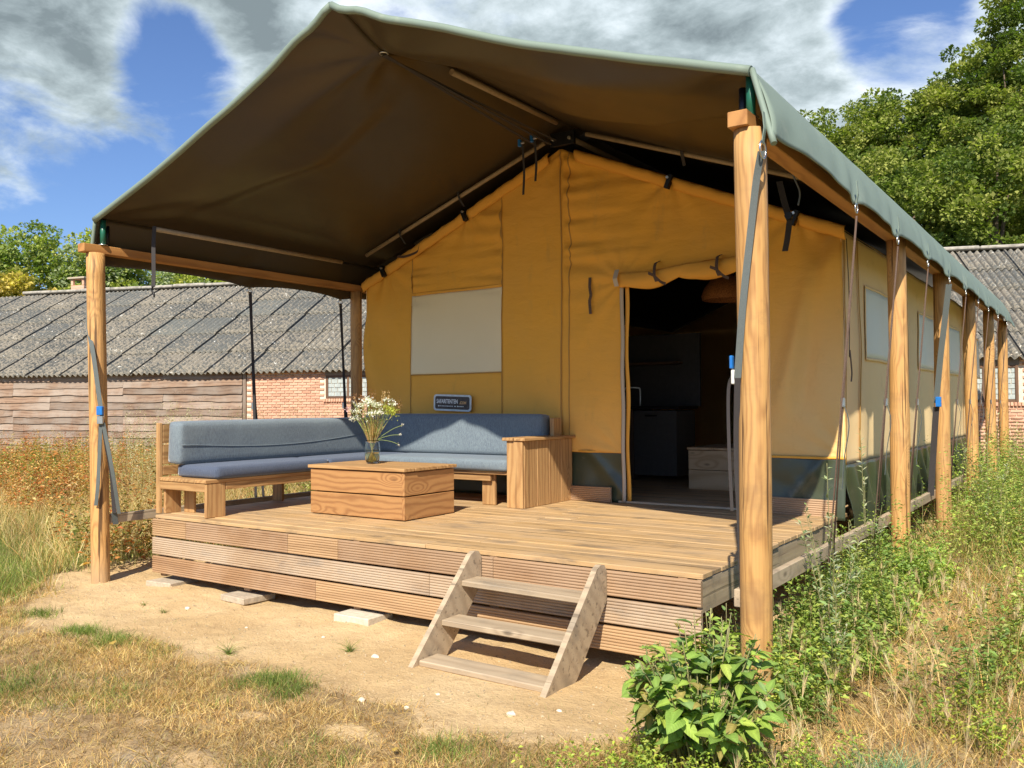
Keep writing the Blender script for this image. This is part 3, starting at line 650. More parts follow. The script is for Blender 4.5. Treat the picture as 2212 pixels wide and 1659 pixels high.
o = link('wall_panel', gridmesh('wall_panel', np.stack([Xg, wall_y(Xg, Zg), Zg], -1), M_CANVAS, keep=kp), tent, Matrix.Identity(4)); s = o.modifiers.new('thickness', 'SOLIDIFY'); s.thickness = .004; s.offset = -1
for x in (2.38, 2.47): patch('seam', x - .006, x + .006, VZ, ztop, M_SEAM, dy=-.006, dx=.006)
for x in (.42, 1.66): patch('seam', x - .004, x + .004, VZ, ztop, M_SEAM, dy=-.005, dx=.004)
patch('seam', .42, 1.66, 1.262, 1.274, M_SEAM, dz=.006, dy=-.008); patch('seam', .42, 1.66, 2.155, 2.185, M_CANVAS2, dz=.01, dy=-.012)
# gable pole sleeves, broken at the clamps
def gable(x, off=0.): return Vector((x, YW - .035, float(ztop(np.array(x))) + off))
for a, b_ in ((XL - .03, .02), (.07, 1.19), (1.24, 2.26), (2.56, 3.54), (3.59, 4.67), (4.72, XR + .03)):
    xs_ = np.linspace(a, b_, 24); rows_ = []
    for x in xs_:
        wob = .006 * math.sin(x * 23) + .004 * math.sin(x * 51); c = float(ztop(np.array(x)))
        rows_.append([(x, YW - .012, c - .085 + wob * .5), (x, YW - .032, c - .06), (x, YW - .055, c - .02 + wob), (x, YW - .045, c + .02 + wob), (x, YW - .01, c + .035)])
    P = np.array(rows_); o = link('pole_sleeve', gridmesh('pole_sleeve', P, M_CANVAS2), tent, Matrix.Identity(4)); s = o.modifiers.new('t', 'SOLIDIFY'); s.thickness = .004
for x in (.045, 1.215, 3.565, 4.695):
    z = float(ztop(np.array(x))); box('pole_clamp', (x - .022, YW - .085, z - .09), (x + .022, YW - .03, z + .04), M_STEELB, tent, rot=RY(.4 if x > XC else -.4))
    tube('clamp_bolt', [(x, YW - .10, z + .01), (x, YW - .07, z + .01)], .013, M_ZINC, tent, n=8)
# mud flap at the front and side
def vin_y(x, z): return YW - .01 - .085 * (fbm(x * 2.6 + z * 1.5, z * 2.3 - x, 77, 3) - .44) - .02 * sstep(.3, .0, z) - .02 * np.exp(-((x - 2.75 - (.4 - z)) / .06) ** 2) - .02 * np.exp(-((x - 4.8 + (.35 - z) * .8) / .05) ** 2) + .015 * np.exp(-((x - 4.93 + (.3 - z) * .3) / .04) ** 2)
patch('mud_flap', XL, 3.06, .005, VZ + .01, M_VINYL, fn=vin_y); patch('mud_flap', 4.32, XR, -.03, VZ + .01, M_VINYL, fn=vin_y)
patch('mud_flap_hem', XL, 3.06, VZ - .006, VZ + .014, M_CANVAS2, dz=.01, fn=vin_y, dy=-.004); patch('mud_flap_hem', 4.32, XR, VZ - .006, VZ + .014, M_CANVAS2, dz=.01, fn=vin_y, dy=-.004)
for a, b_ in ((2.46, 2.945), (4.36, 4.995)):
    v = link('vent_board', ridged(b_ - a, W_FAS1), tent, T((a + b_) / 2, YW - .06, .073 if a < 3 else .066) @ RY(.015 if a > 3 else 0))
# right side wall
def side_x(y, z): return XR + (fbm(y * 1.1, z * .7, 60, 3) - .44) * .07 + .018 * np.sin(y * 9 + z * 1.5) * sstep(2.3, 1.2, z) * vn(y * 1.3, z * 0, 8) - .012
def spatch(name, y0, y1, z0, z1, mat, dx=0., fn=side_x, par=None, dyy=.05, dz=.06):
    yv = np.linspace(y0, y1, max(2, int((y1 - y0) / dyy)) + 1); zv = np.linspace(z0, z1, max(2, int((z1 - z0) / dz)) + 1); Yg, Zg = np.meshgrid(yv, zv, indexing='ij')
    o = link(name, gridmesh(name, np.stack([fn(Yg, Zg) + dx, Yg, Zg], -1), mat), par or tent, Matrix.Identity(4))
    s = o.modifiers.new('t', 'SOLIDIFY'); s.thickness = .004; s.offset = -1; return o
YT = 11.5
spatch('side_wall', YW, YT, .40, ZEV + .02, M_SIDE)
for y0, w in ((3.67, 1.1), (6.39, 1.1), (8.45, 1.1), (11.0, .9)):
    spatch('side_window', y0, y0 + w, 1.32, 1.96, M_WINS, dx=.012)
    for a, b_, c, d in ((y0 - .01, y0 + w + .01, 1.95, 1.975), (y0 - .01, y0 + w + .01, 1.305, 1.33), (y0 - .012, y0 + .006, 1.31, 1.97), (y0 + w - .006, y0 + w + .012, 1.31, 1.97)):
        spatch('window_binding', a, b_, c, d, M_SIDE, dx=.017, dz=.02, dyy=.02 if b_ - a < .1 else .1)
for yy in (2.93, 3.42, 5.6, 7.9, 10.1): spatch('seam', yy - .012, yy + .012, .42, ZEV, M_SEAM, dx=.016, dyy=.012)
def svin_x(y, z):
    f = np.exp(-((y - 3.0) / .6) ** 2)
    return XR + .01 + .05 * np.sin(y * 16 + (z - .1) * 7) * sstep(.5, .1, z) * (.35 + .65 * vn(y * 1.5, z * 0, 4)) + .05 * sstep(.3, -.3, z) * (1 - f * .5)
spatch('side_mud_flap', YW, YT, -.14, .42, M_VINYL, fn=svin_x, dz=.03, dyy=.025)
# other walls and inner roof
box('far_wall', (XL, YT, -.1), (XR, YT + .01, 2.36), M_SIDE, tent); box('left_wall', (XL - .01, YW + .01, -.1), (XL, YT, 2.36), M_SIDE, tent)
for sx in (-1, 1):
    P = np.array([[(XC, YW + .01, ZPK), (XC, YT, ZPK)], [(XC + sx * (XR - XL) / 2, YW + .01, ZEV), (XC + sx * (XR - XL) / 2, YT, ZEV)]])
    o = link('inner_roof', gridmesh('inner_roof', P, M_TROOF, flip=sx < 0, smooth=False), tent, Matrix.Identity(4)); s = o.modifiers.new('t', 'SOLIDIFY'); s.thickness = .004
P = np.array([[(XL - .02, YT - .02, 2.33), (XR + .02, YT - .02, 2.33)], [(XC, YT - .02, ZPK + .03), (XC + .01, YT - .02, ZPK + .03)]]); link('far_gable', gridmesh('far_gable', P, M_SIDE), tent, Matrix.Identity(4))
yb = YW + .02; 
while yb < YT - .1:
    box('floor_board', (XL + .02, yb, -.02), (XR - .03, yb + .19, .012), W_DECK, tent, axis=0); yb += .193
box('threshold', (3.0, YW - .03, .001), (4.4, YW + .018, .020), W_GREY, tent)
# door: zip tape, jamb, roll and ties
P = []
for z in np.linspace(.01, 2.10, 40): 
    w = .004 * math.sin(z * 9); P.append([(3.045 + w, YW - .035, z), (3.062 + w, YW - .045, z), (3.085 + w, YW - .035, z)])
o = link('zip_tape', gridmesh('zip_tape', np.array(P), M_ZIP, flip=True), tent, Matrix.Identity(4)); s = o.modifiers.new('t', 'SOLIDIFY'); s.thickness = .005
P = []
for z in np.linspace(.02, 2.10, 40): 
    w = .006 * math.sin(z * 7 + 1); P.append([(3.088 + w, YW - .02, z), (3.13 + w * 1.5, YW - .03, z)])
o = link('door_jamb', gridmesh('door_jamb', np.array(P), M_CANVAS2, flip=True), tent, Matrix.Identity(4)); s = o.modifiers.new('t', 'SOLIDIFY'); s.thickness = .005
NR = 60; V = []; F = []; na = 14
for i in range(NR + 1):
    x = 3.06 + 1.34 * i / NR; s_ = abs(math.sin((x - 3.06) / .60 * math.pi)); r = .042 + .030 * s_ ** .7; z0 = 2.10 + .07 * (x - 3.06) / 1.3 - .03 * s_
    if x < 3.12: r = .062
    for j in range(na):
        a = 2 * math.pi * j / na; q = 1 + .10 * math.sin(3 * a + x * 9) + .06 * math.sin(5 * a - x * 14); V.append((x, YW - .075 + .6 * r * q * math.cos(a), z0 - .01 + 1.15 * r * q * math.sin(a)))
for i in range(NR):
    for j in range(na): F.append((i * na + j, i * na + (j + 1) % na, (i + 1) * na + (j + 1) % na, (i + 1) * na + j))
F.append(tuple(range(na))); F.append(tuple(NR * na + j for j in range(na))[::-1])
link('rolled_door', me('rolled_door', V, F, M_CANVAS2, smooth=True), tent, Matrix.Identity(4))
for x in (3.45, 4.04):
    ribbon('door_tie', curve_pts([(x, YW - .03, 2.24), (x + .004, YW - .13, 2.20), (x + .012, YW - .17, 2.10), (x + .03, YW - .16, 2.035)]), .028, (1, 0, .1), M_ROPE, tent)
    ribbon('door_tie', curve_pts([(x - .05, YW - .165, 2.12), (x + .01, YW - .175, 2.09), (x + .07, YW - .16, 2.03), (x + .11, YW - .14, 2.01)]), .026, (.2, 0, 1), M_ROPE, tent)
ribbon('hanging_tie', curve_pts([(2.72, YW - .03, 2.155), (2.722, YW - .04, 2.06), (2.735, YW - .045, 1.98), (2.722, YW - .045, 1.92), (2.728, YW - .04, 1.80)]), .028, (1, .2, 0), M_ROPE, tent)
ribbon('zip_tape', [(3.05, YW - .10, 2.19), (3.055, YW - .158, 2.10), (3.06, YW - .13, 2.03)], .045, (1, 0, 0), M_ZIP, tent)
ribbon('hanging_tie', curve_pts([(.30, YW - .09, 2.60), (.42, YW - .10, 2.585), (.58, YW - .09, 2.62), (.60, YW - .08, 2.68)]), .03, (0, .3, 1), M_ROPE, tent)
ribbon('window_tie', curve_pts([(5.075, 2.97, 2.28), (5.09, 2.97, 1.8), (5.085, 2.965, 1.30)]), .02, (0, 1, 0), M_ROPE, tent)
ribbon('window_tie', curve_pts([(5.09, 2.965, 1.36), (5.10, 2.95, 1.27), (5.10, 2.975, 1.17), (5.10, 2.95, 1.10)]), .04, (0, 1, 0), M_ROPE, tent)
# ------------------------------------------------------------------ sign
sg = thing('name_sign', 'small dark name plate with white rounded border reading SAFARITENTEN.COM', 'sign', (1.045, YW - .06, .95))
def rrect(w, h, r, y, n=5):
    V = []
    for cx, cz, a0 in ((w - r, h - r, 0), (-w + r, h - r, 90), (-w + r, -h + r, 180), (w - r, -h + r, 270)):
        for k in range(n + 1): a = math.radians(a0 + 90 * k / n); V.append((cx + r * math.cos(a), y, cz + r * math.sin(a)))
    return V
SM = T(1.045, YW - .06, .955) @ RY(.035)
def plate(name, w, h, r, y0, y1, mat):
    A = rrect(w, h, r, y0); B = rrect(w, h, r, y1); n = len(A)
    F = [tuple(range(n)), tuple(range(n, 2 * n))[::-1]] + [(i, (i + 1) % n, n + (i + 1) % n, n + i) for i in range(n)]
    return link(name, me(name, A + B, F, mat), sg, SM)
plate('border', .255, .088, .035, -.004, .004, plain('sign_border', (.62, .68, .68), .5)); plate('face', .232, .068, .022, -.0065, -.0045, plain('sign_face', (.045, .03, .028), .35, var=.4, scale=30))
def text(s, size, x, z, mat, nm='lettering', sx=1., bold=.0):
    c = bpy.data.curves.new(nm, 'FONT'); c.body = s; c.size = size; c.extrude = .0006; c.offset = bold; c.align_x = 'LEFT'
    t = bpy.data.objects.new('tmp', c); COL.objects.link(t); dg = bpy.context.evaluated_depsgraph_get(); m = bpy.data.meshes.new_from_object(t.evaluated_get(dg)); bpy.data.objects.remove(t)
    m.materials.clear(); m.materials.append(mat)
    return link(nm, m, sg, SM @ T(x, -.0075, z) @ RX(H2) @ Matrix.Diagonal((sx, 1, 1, 1)))
L_W = plain('sign_white_print', (.75, .78, .78), .5); L_O = plain('sign_orange_print', (.75, .45, .18), .5)
text('SAFARITENTEN', .062, -.212, -.006, L_W, sx=.68, bold=.0012); text('.COM', .040, .10, -.010, L_O, sx=.9, bold=.001)
V = []; F = []
for k, (x0, w_) in enumerate(((-.19, .012), (-.172, .010), (-.156, .012), (-.135, .010), (-.118, .012), (-.10, .008), (-.085, .012), (-.066, .012), (-.047, .010), (-.030, .012), (-.005, .014), (.03, .010), (.045, .010), (.07, .013), (.088, .012), (.106, .012), (.125, .012), (.143, .012))):
    h_ = .0045 if k not in (0, 13) else .0065; b_ = len(V); V += [(x0, -.0078, -.036 - h_), (x0 + w_, -.0078, -.036 - h_), (x0 + w_, -.0078, -.036 + h_), (x0, -.0078, -.036 + h_)]; F.append((b_, b_ + 1, b_ + 2, b_ + 3))
link('small_print', me('small_print', V, F, L_W), sg, SM)
# ------------------------------------------------------------------ inside the tent
kit = thing('kitchen_unit', 'dark kitchen unit seen deep inside the tent doorway, with tap and backboard', 'kitchen', (1.9, 5.2, 0))
box('cabinet', (1.0, 5.0, .02), (2.10, 5.55, .86), plain('brown_cabinet', (.10, .06, .04), .5), kit); box('dishwasher', (2.11, 5.0, .08), (2.66, 5.55, .85), plain('white_appliance', (.09, .085, .08), .4), kit)
box('worktop', (.95, 4.97, .865), (2.70, 5.57, .905), plain('black_worktop', (.02, .02, .02), .3), kit); box('backboard', (.95, 5.58, .9), (2.72, 5.62, 1.80), plain('grey_backboard', (.07, .065, .06), .6), kit)
box('appliance_handle', (2.26, 4.98, .78), (2.42, 4.998, .80), M_STEELB, kit); box('shelf', (1.3, 5.40, 1.42), (2.5, 5.578, 1.45), W_DARK, kit)
tube('tap', curve_pts([(2.05, 5.3, .90), (2.05, 5.3, 1.10), (2.02, 5.28, 1.13), (1.90, 5.22, 1.13), (1.88, 5.21, 1.10)]), .011, M_ZINC, kit)
bx = thing('storage_box_bench', 'pale spruce box bench just inside the doorway, two planks high', 'box bench', (3.7, 4.7, 0))
for zz in (.015, .225): box('plank', (3.10, 4.30, zz), (4.30, 4.325, zz + .205), W_PALE, bx, axis=0)
for k in range(4): box('top_plank', (3.09 + k * .305, 4.285, .436), (3.09 + k * .305 + .30, 5.2, .462), W_PALE, bx, axis=1)
box('side_plank', (3.10, 4.33, .02), (3.125, 5.2, .43), W_PALE, bx); box('back_plank', (3.13, 5.17, .02), (4.30, 5.195, .43), W_PALE, bx)
lamp = thing('pendant_shade', 'dim orange wicker shade hanging inside the tent behind the rolled door', 'lamp shade', (3.6, 4.2, 2.05))
V = []; F = []
for i, (r, z) in enumerate(((.06, .22), (.16, .18), (.24, .08), (.27, 0.), (.26, -.05))):
    for j in range(18): a = j * 2 * math.pi / 18; V.append((r * math.cos(a), r * math.sin(a), z))
for i in range(4):
    for j in range(18): F.append((i * 18 + j, i * 18 + (j + 1) % 18, (i + 1) * 18 + (j + 1) % 18, (i + 1) * 18 + j))
link('shade', me('shade', V, F, plain('wicker', (.35, .14, .04), .8, var=.4, scale=80), smooth=True), lamp, T(3.6, 4.2, 2.05))
tube('cord', [(3.6, 4.2, 2.27), (3.6, 4.2, 2.85)], .006, M_PLUM, lamp)

# ------------------------------------------------------------------ corner sofa
sofa = thing('corner_sofa', 'L shaped outdoor corner sofa frame of chunky wooden planks on the deck', 'sofa', (0, 1.4, 0))
for k in range(4):                                              # left seat, long planks
    x0 = -.02 + k * .163; box('seat_plank', (x0, .05, .288), (x0 + .158, 2.02, .318), W_BENCH, sofa, axis=1)
for k in range(4):
    y0 = 2.03 + k * .163; box('seat_plank', (-.02 if True else .63, y0, .288), (2.32, y0 + .158, .318), W_BENCH, sofa, axis=0)
box('seat_rail', (-.02, .06, .215), (.60, .088, .2865), W_BENCH, sofa); box('seat_rail', (.595, .26, .225), (.622, 2.02, .2865), W_BENCH, sofa); box('seat_rail', (.62, 2.05, .225), (2.10, 2.078, .2865), W_BENCH, sofa)
for k, (z0, z1) in enumerate(((.335, .415), (.43, .60), (.615, .775))):
    box('back_plank', (-.045, .085, z0), (-.018, 2.75, z1), W_BENCH, sofa, axis=1)
    box('back_plank', (-.01, 2.715, z0), (2.40, 2.742, z1 + .02), W_BENCH, sofa, axis=0)
box('back_post', (-.075, .055, .0), (-.018, .083, .79), W_BENCH, sofa); box('back_post', (-.075, 1.36, .0), (-.047, 1.46, .78), W_BENCH, sofa); box('back_post', (2.41, 2.60, .0), (2.455, 2.745, .80), W_BENCH, sofa)
for lo, hi in (((-.015, .09, 0), (.013, .25, .214)), ((.05, .25, 0), (.19, .278, .214)), ((.592, .062, 0), (.622, .255, .2865)), ((-.02, 1.30, 0), (.12, 1.33, .2865)), ((.592, 1.30, 0), (.622, 1.47, .224)),
               ((1.97, 2.10, 0), (2.12, 2.13, .2865)), ((.66, 2.55, 0), (.80, 2.58, .2865)), ((-.01, 2.55, 0), (.02, 2.70, .2865)), ((.592, 2.1, 0), (.622, 2.25, .224))):
    box('leg', lo, hi, W_BENCH, sofa, axis=2)
# armrest box on the right
box('arm_plank', (2.335, 1.98, .0), (2.505, 2.008, .602), W_BENCH, sofa, axis=2)
for k in range(4):
    y0 = 2.010 + k * .212; box('arm_plank', (2.480, y0, .0), (2.508 + .001 * (k % 2), y0 + .207, .602), W_BENCH, sofa, axis=2)
for k in range(3): box('arm_plank', (2.325, 2.010 + k * .28, .322 if k else .0), (2.345, 2.010 + k * .28 + .275, .602), W_BENCH, sofa, axis=2)
box('arm_top', (2.300, 1.955, .604), (2.42, 2.87, .632), W_BENCH, sofa, axis=1); box('arm_top', (2.423, 1.965, .604), (2.54, 2.87, .630), W_BENCH, sofa, axis=1)
# cushions: rounded, slightly bulging boxes
def cushion(lo, hi, lab, grp, seam=None, lean=None, seed=0, puff=.007, mt=None):
    s = [hi[i] - lo[i] for i in range(3)]; c = Vector([(hi[i] + lo[i]) / 2 for i in range(3)]); n = [max(4, int(s[i] / .035)) for i in range(3)]
    r = .024; V = []; F = []; idx = {}
    def key(i, j, k):
        t = (i, j, k)
        if t in idx: return idx[t]
        p = [(-.5 + q / n[a]) * s[a] for a, q in enumerate(t)]
        inner = [max(-s[a] / 2 + r, min(s[a] / 2 - r, p[a])) for a in range(3)]; dv = Vector([p[a] - inner[a] for a in range(3)])
        if dv.length > 1e-6: dv = dv.normalized() * r
        q = Vector(inner) + dv; u = [abs(2 * p[a] / s[a]) for a in range(3)]
        for a in range(3):
            if u[a] > .999:
                o1, o2 = [b for b in range(3) if b != a]; bul = (1 - u[o1] ** 4) * (1 - u[o2] ** 4)
                wr = (float(vn(q[o1] * 6 + seed, q[o2] * 3, seed)) - .5) * .5 + .25 * math.sin(q[o1] * 9 + seed + q[o2] * 6) * (float(vn(q[o1] * 2.1, 3., seed + 1)))
                q[a] += math.copysign(puff * (bul * (1 + .5 * wr)), p[a])
        idx[t] = len(V); V.append(q); return idx[t]
    for a in range(3):
        o1, o2 = [b for b in range(3) if b != a]
        for e in (0, n[a]):
            for i in range(n[o1]):
                for j in range(n[o2]):
                    def K(ii, jj): t = [0, 0, 0]; t[a] = e; t[o1] = ii; t[o2] = jj; return key(*t)
                    f = [K(i, j), K(i + 1, j), K(i + 1, j + 1), K(i, j + 1)]
                    if (e == 0) != (a == 1): f = f[::-1]
                    F.append(f)
    m = me('cushion', V, F, mt or M_FAB, smooth=True); R = lean or Matrix.Identity(4)
    root = tag(link('seat_cushion' if s[2] < .2 else 'back_cushion', m, None, T(*c) @ R), lab, 'cushion', grp)
    if seam:
        link('piping', tubeme('piping', seam, .0035, M_FAB, 5), root, WM[root].copy())
    return root
GC = 'blue grey cushions of the corner sofa'
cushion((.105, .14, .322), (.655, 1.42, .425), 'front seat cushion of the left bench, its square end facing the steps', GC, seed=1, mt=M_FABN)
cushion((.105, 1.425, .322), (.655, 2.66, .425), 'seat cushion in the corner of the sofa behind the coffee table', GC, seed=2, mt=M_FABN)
cushion((.66, 1.99, .322), (2.322, 2.60, .428), 'long seat cushion under the sign, ending at the wooden armrest', GC, seed=3)
sm_ = [(.225 + .004, yy, .60 - .075 * math.sin(math.pi * (yy - .1) / 2.35) + .02 * (yy - .1)) for yy in np.linspace(.14, 2.5, 30)]
cushion((.03, .10, .432), (.205, 2.52, .80), 'long back cushion of the left bench, half sunlit with a curved seam', GC, lean=RY(.06), seed=4, seam=[(.0965 - .002 * abs(t - .5), -1.20 + 2.40 * t, -.005 - .055 * math.sin(math.pi * t) + .05 * t * t) for t in np.linspace(0, 1, 40)])
cushion((.02, 2.53, .432), (2.36, 2.69, .835), 'long back cushion against the tent wall below the sign', GC, lean=RX(.05) if False else RX(-.05), seed=5)

# ------------------------------------------------------------------ coffee table
tab = thing('coffee_table', 'low square coffee table built like a crate of knotty planks, on the deck', 'coffee table', (1.62, 1.1, 0))
tx0, tx1, ty0, ty1 = 1.085, 2.165, .785, 1.43
for z0, z1 in ((.006, .190), (.200, .386)):
    box('side_plank', (tx0, ty0, z0), (tx1 - .027, ty0 + .026, z1), W_TABLE, tab, axis=0); box('side_plank', (tx0, ty1 - .026, z0), (tx1 - .027, ty1, z1), W_TABLE, tab, axis=0)
    box('side_plank', (tx1 - .026, ty0, z0), (tx1, ty1, z1), W_TABLE, tab, axis=1); box('side_plank', (tx0, ty0 + .028, z0), (tx0 + .026, ty1 - .028, z1), W_TABLE, tab, axis=1)
for k in range(5): 
    y0 = ty0 - .018 + k * .1365; box('top_plank', (tx0 - .018, y0, .394), (tx1 + .018 + random.uniform(-.004, .004), y0 + .133, .422), W_BENCH, tab, axis=0)
box('corner_batten', (tx1 - .08, ty0 + .03, .006), (tx1 - .03, ty0 + .08, .392), W_TABLE, tab); box('corner_batten', (tx0 + .03, ty1 - .08, .006), (tx0 + .08, ty1 - .03, .392), W_TABLE, tab)
# vase with flowers
def glassmat():
    m, nt, p, out = newmat('vase_glass'); p.inputs['Transmission Weight'].default_value = 1; p.inputs['Roughness'].default_value = .02; p.inputs['IOR'].default_value = 1.45; p.inputs['Base Color'].default_value = (.93, .97, .95, 1); return m
def watermat():
    m, nt, p, out = newmat('vase_water'); p.inputs['Transmission Weight'].default_value = 1; p.inputs['Roughness'].default_value = .0; p.inputs['IOR'].default_value = 1.33; p.inputs['Base Color'].default_value = (.85, .75, .45, 1); return m
VX, VY, VZ0 = 1.50, 1.12, .4225
vase = thing('glass_vase', 'clear glass vase half full of water standing on the coffee table', 'vase', (VX, VY, VZ0))
def lathe(name, prof, mat, par, M, n=28):
    V = []; F = []
    for r, z in prof:
        for j in range(n): a = 2 * math.pi * j / n; V.append((r * math.cos(a), r * math.sin(a), z))
    for i in range(len(prof) - 1):
        for j in range(n): F.append((i * n + j, i * n + (j + 1) % n, (i + 1) * n + (j + 1) % n, (i + 1) * n + j))
    return link(name, me(name, V, F, mat, smooth=True), par, M)
lathe('glass', [(.0005, 0), (.042, .0), (.052, .008), (.062, .04), (.068, .09), (.067, .14), (.060, .19), (.057, .205), (.055, .205), (.057, .19), (.0645, .14), (.0655, .09), (.059, .04), (.048, .014), (.0005, .012)], glassmat(), vase, T(VX, VY, VZ0))
lathe('water', [(.0005, .0135), (.046, .0155), (.0575, .041), (.0635, .085), (.0630, .098), (.0005, .098)], watermat(), vase, T(VX, VY, VZ0))
# ---- leaf and blade builders (numpy) ----
def rot_frames(d, roll):
    """unit direction d (n,3) -> side and normal vectors"""
    up = np.tile(np.array([0, 0, 1.]), (len(d), 1)); s = np.cross(d, up); l = np.linalg.norm(s, axis=1, keepdims=True); s = np.where(l > 1e-3, s / np.maximum(l, 1e-6), np.array([1., 0, 0])); n = np.cross(s, d)
    c, q = np.cos(roll)[:, None], np.sin(roll)[:, None]; return s * c + n * q, n * c - s * q
def leaves(name, base, d, L, Wd, col, mat, parent=None, roll=None, fold=.25, droop=.0, M=None):
    n = len(base); d = d / np.linalg.norm(d, axis=1, keepdims=True)
    if roll is None: roll = RNG.uniform(-.9, .9, n)
    s, nn = rot_frames(d, roll); L = L[:, None]; Wd = Wd[:, None]
    mid = base + d * L * .5 ; tip = base + d * L - np.array([0, 0, 1.]) * L * droop
    a = mid - s * Wd * .5 + nn * Wd * fold; b = mid + s * Wd * .5 + nn * Wd * fold
    V = np.stack([base, a, tip, b], 1).reshape(-1, 3); i = np.arange(n)[:, None] * 4
    F = np.concatenate([i + np.array([0, 2, 1]), i + np.array([0, 3, 2])], 0); c = np.repeat(col, 4, 0)
    return link(name, fastme(name, V, F, mat, col=c), parent, Matrix.Identity(4) if M is None else M)
def blades(base, d, L, Wd, bend, col, seg=3):
    """curved tapering grass blades -> V, F, C"""
    n = len(base); side = np.cross(d, np.array([0, 0, 1.])); side += RNG.normal(0, .35, side.shape); side /= np.linalg.norm(side, axis=1, keepdims=True) + 1e-9
    V = []; 
    for k in range(seg + 1):
        t = k / seg; c = base + d * (L * t)[:, None] + bend * ((t * t) * L)[:, None]; w = (Wd * (1 - t) ** .7 * .5)[:, None]
        if k < seg: V += [c - side * w, c + side * w]
        else: V += [c]
    V = np.stack(V, 1); m = V.shape[1]; i = np.arange(n)[:, None] * m; F = []
    for k in range(seg - 1):
        F.append(np.concatenate([i + 2 * k, i + 2 * k + 1, i + 2 * k + 3], 1)); F.append(np.concatenate([i + 2 * k, i + 2 * k + 3, i + 2 * k + 2], 1))
    F.append(np.concatenate([i + 2 * (seg - 1), i + 2 * (seg - 1) + 1, i + 2 * seg], 1)); return V.reshape(-1, 3), np.concatenate(F, 0), np.repeat(col, m, 0)
def blade_obj(name, base, d, L, Wd, bend, col, mat, parent=None, seg=3):
    V, F, C = blades(base, d, L, Wd, bend, col, seg); return link(name, fastme(name, V, F, mat, col=C), parent, Matrix.Identity(4))
def cols(n, pal, w=None, jit=.12):
    pal = np.array(pal, float); k = RNG.choice(len(pal), n, p=None if w is None else np.array(w) / sum(w)); c = pal[k]; return np.clip(c * (1 + RNG.normal(0, jit, (n, 1))) * (1 + RNG.normal(0, jit * .4, (n, 3))), .005, .95)
# bouquet
bq = thing('flower_bouquet', 'wild flower bouquet of white yarrow, dry grasses and green stems in the vase', 'flowers', (VX, VY, VZ0 + .02))
rs = np.random.RandomState(3)
heads = [(-.20, .02, .50, 'pink'), (-.16, .0, .55, 'bud'), (-.09, .0, .53, 'white'), (-.12, -.03, .48, 'white'), (-.02, -.03, .56, 'white'), (.02, -.04, .54, 'white'), (-.04, 0, .58, 'white'), (.06, -.03, .47, 'white'), (.0, -.06, .46, 'white'),
         (.05, -.02, .53, 'white'), (.11, .04, .58, 'flat'), (.15, .05, .57, 'flat'), (.17, .03, .54, 'flat'), (.17, -.02, .49, 'green'), (.19, .0, .46, 'green'), (.12, .0, .50, 'green'), (-.04, -.05, .40, 'dot'), (.25, .03, .36, 'dot'), (.22, 0, .20, 'dot'), (.24, -.02, .28, 'dot'),
         (-.15, .05, .42, 'white'), (.08, .05, .60, 'straw'), (.10, .04, .62, 'straw'), (.13, .06, .61, 'straw'), (.0, .05, .60, 'plume'), (-.03, .05, .57, 'plume'), (-.16, .06, .60, 'plume'), (.22, .08, .52, 'plume'), (-.10, .06, .57, 'plume')]
heads = [(x * 1.04, y_, z * 1.04 - .04, k) for x, y_, z, k in heads]
MC = {'stemg': plain('green_stem', (.22, .28, .07), .6), 'stemb': plain('dry_stem', (.50, .33, .13), .7)}
Rv = Vector((.825, .565, 0)); Bv = Vector((-.565, .825, 0))
fc = {'white': (.85, .84, .76), 'pink': (.70, .45, .52), 'bud': (.60, .55, .50), 'flat': (.75, .74, .66), 'green': (.55, .60, .08), 'dot': (.80, .78, .70), 'straw': (.55, .38, .18), 'plume': (.40, .20, .10)}
for hx, hy, hz, kd in heads:
    tip = Vector((VX, VY, VZ0)) + Rv * hx + Bv * hy + Vector((0, 0, hz)); mid = Vector((VX, VY, VZ0 + .19)) + Rv * (hx * .12) + Bv * (hy * .12); b0 = Vector((VX, VY, VZ0 + .02)) - Rv * (hx * .12) - Bv * (hy * .2)
    tube('stem', curve_pts([b0, mid, mid.lerp(tip, .55) + Vector((0, 0, .02)), tip], 4), .0022, MC['stemb' if kd in ('straw', 'plume') else 'stemg'], bq, n=5)
    n_ = {'white': 90, 'pink': 30, 'bud': 20, 'flat': 40, 'green': 60, 'dot': 10, 'straw': 30, 'plume': 46}[kd]
    sp = {'white': (.036, .036, .016), 'pink': (.020, .02, .015), 'bud': (.012, .012, .012), 'flat': (.030, .02, .005), 'green': (.030, .03, .035), 'dot': (.009, .009, .009), 'straw': (.004, .004, .035), 'plume': (.018, .018, .05)}[kd]
    bp = np.array(tip) + rs.normal(0, 1, (n_, 3)) * np.array(sp) * .7; dd = rs.normal(0, 1, (n_, 3)); sz = np.full(n_, .016 if kd in ('white', 'flat', 'pink') else .013)
    lv = leaves('blossom', bp, dd, sz, sz * .8, np.tile(np.array(fc[kd]), (n_, 1)) * rs.uniform(.85, 1.1, (n_, 1)), M_STRAW, bq)
nst = 230; a = rs.uniform(0, 6.28, nst); rr = rs.uniform(.0, 1, nst)
bs = np.stack([VX + .03 * rr * np.cos(a), VY + .03 * rr * np.sin(a), np.full(nst, VZ0 + .18)], 1); dd = np.stack([np.cos(a) * rr * .45, np.sin(a) * rr * .45, np.ones(nst)], 1)
tag(blade_obj('dry_filler', bs, dd, rs.uniform(.12, .30, nst), np.full(nst, .004), np.zeros((nst, 3)), cols(nst, [(.58, .38, .15), (.48, .40, .12), (.44, .22, .09), (.62, .46, .22)]), M_STRAW, bq), kind='stuff')
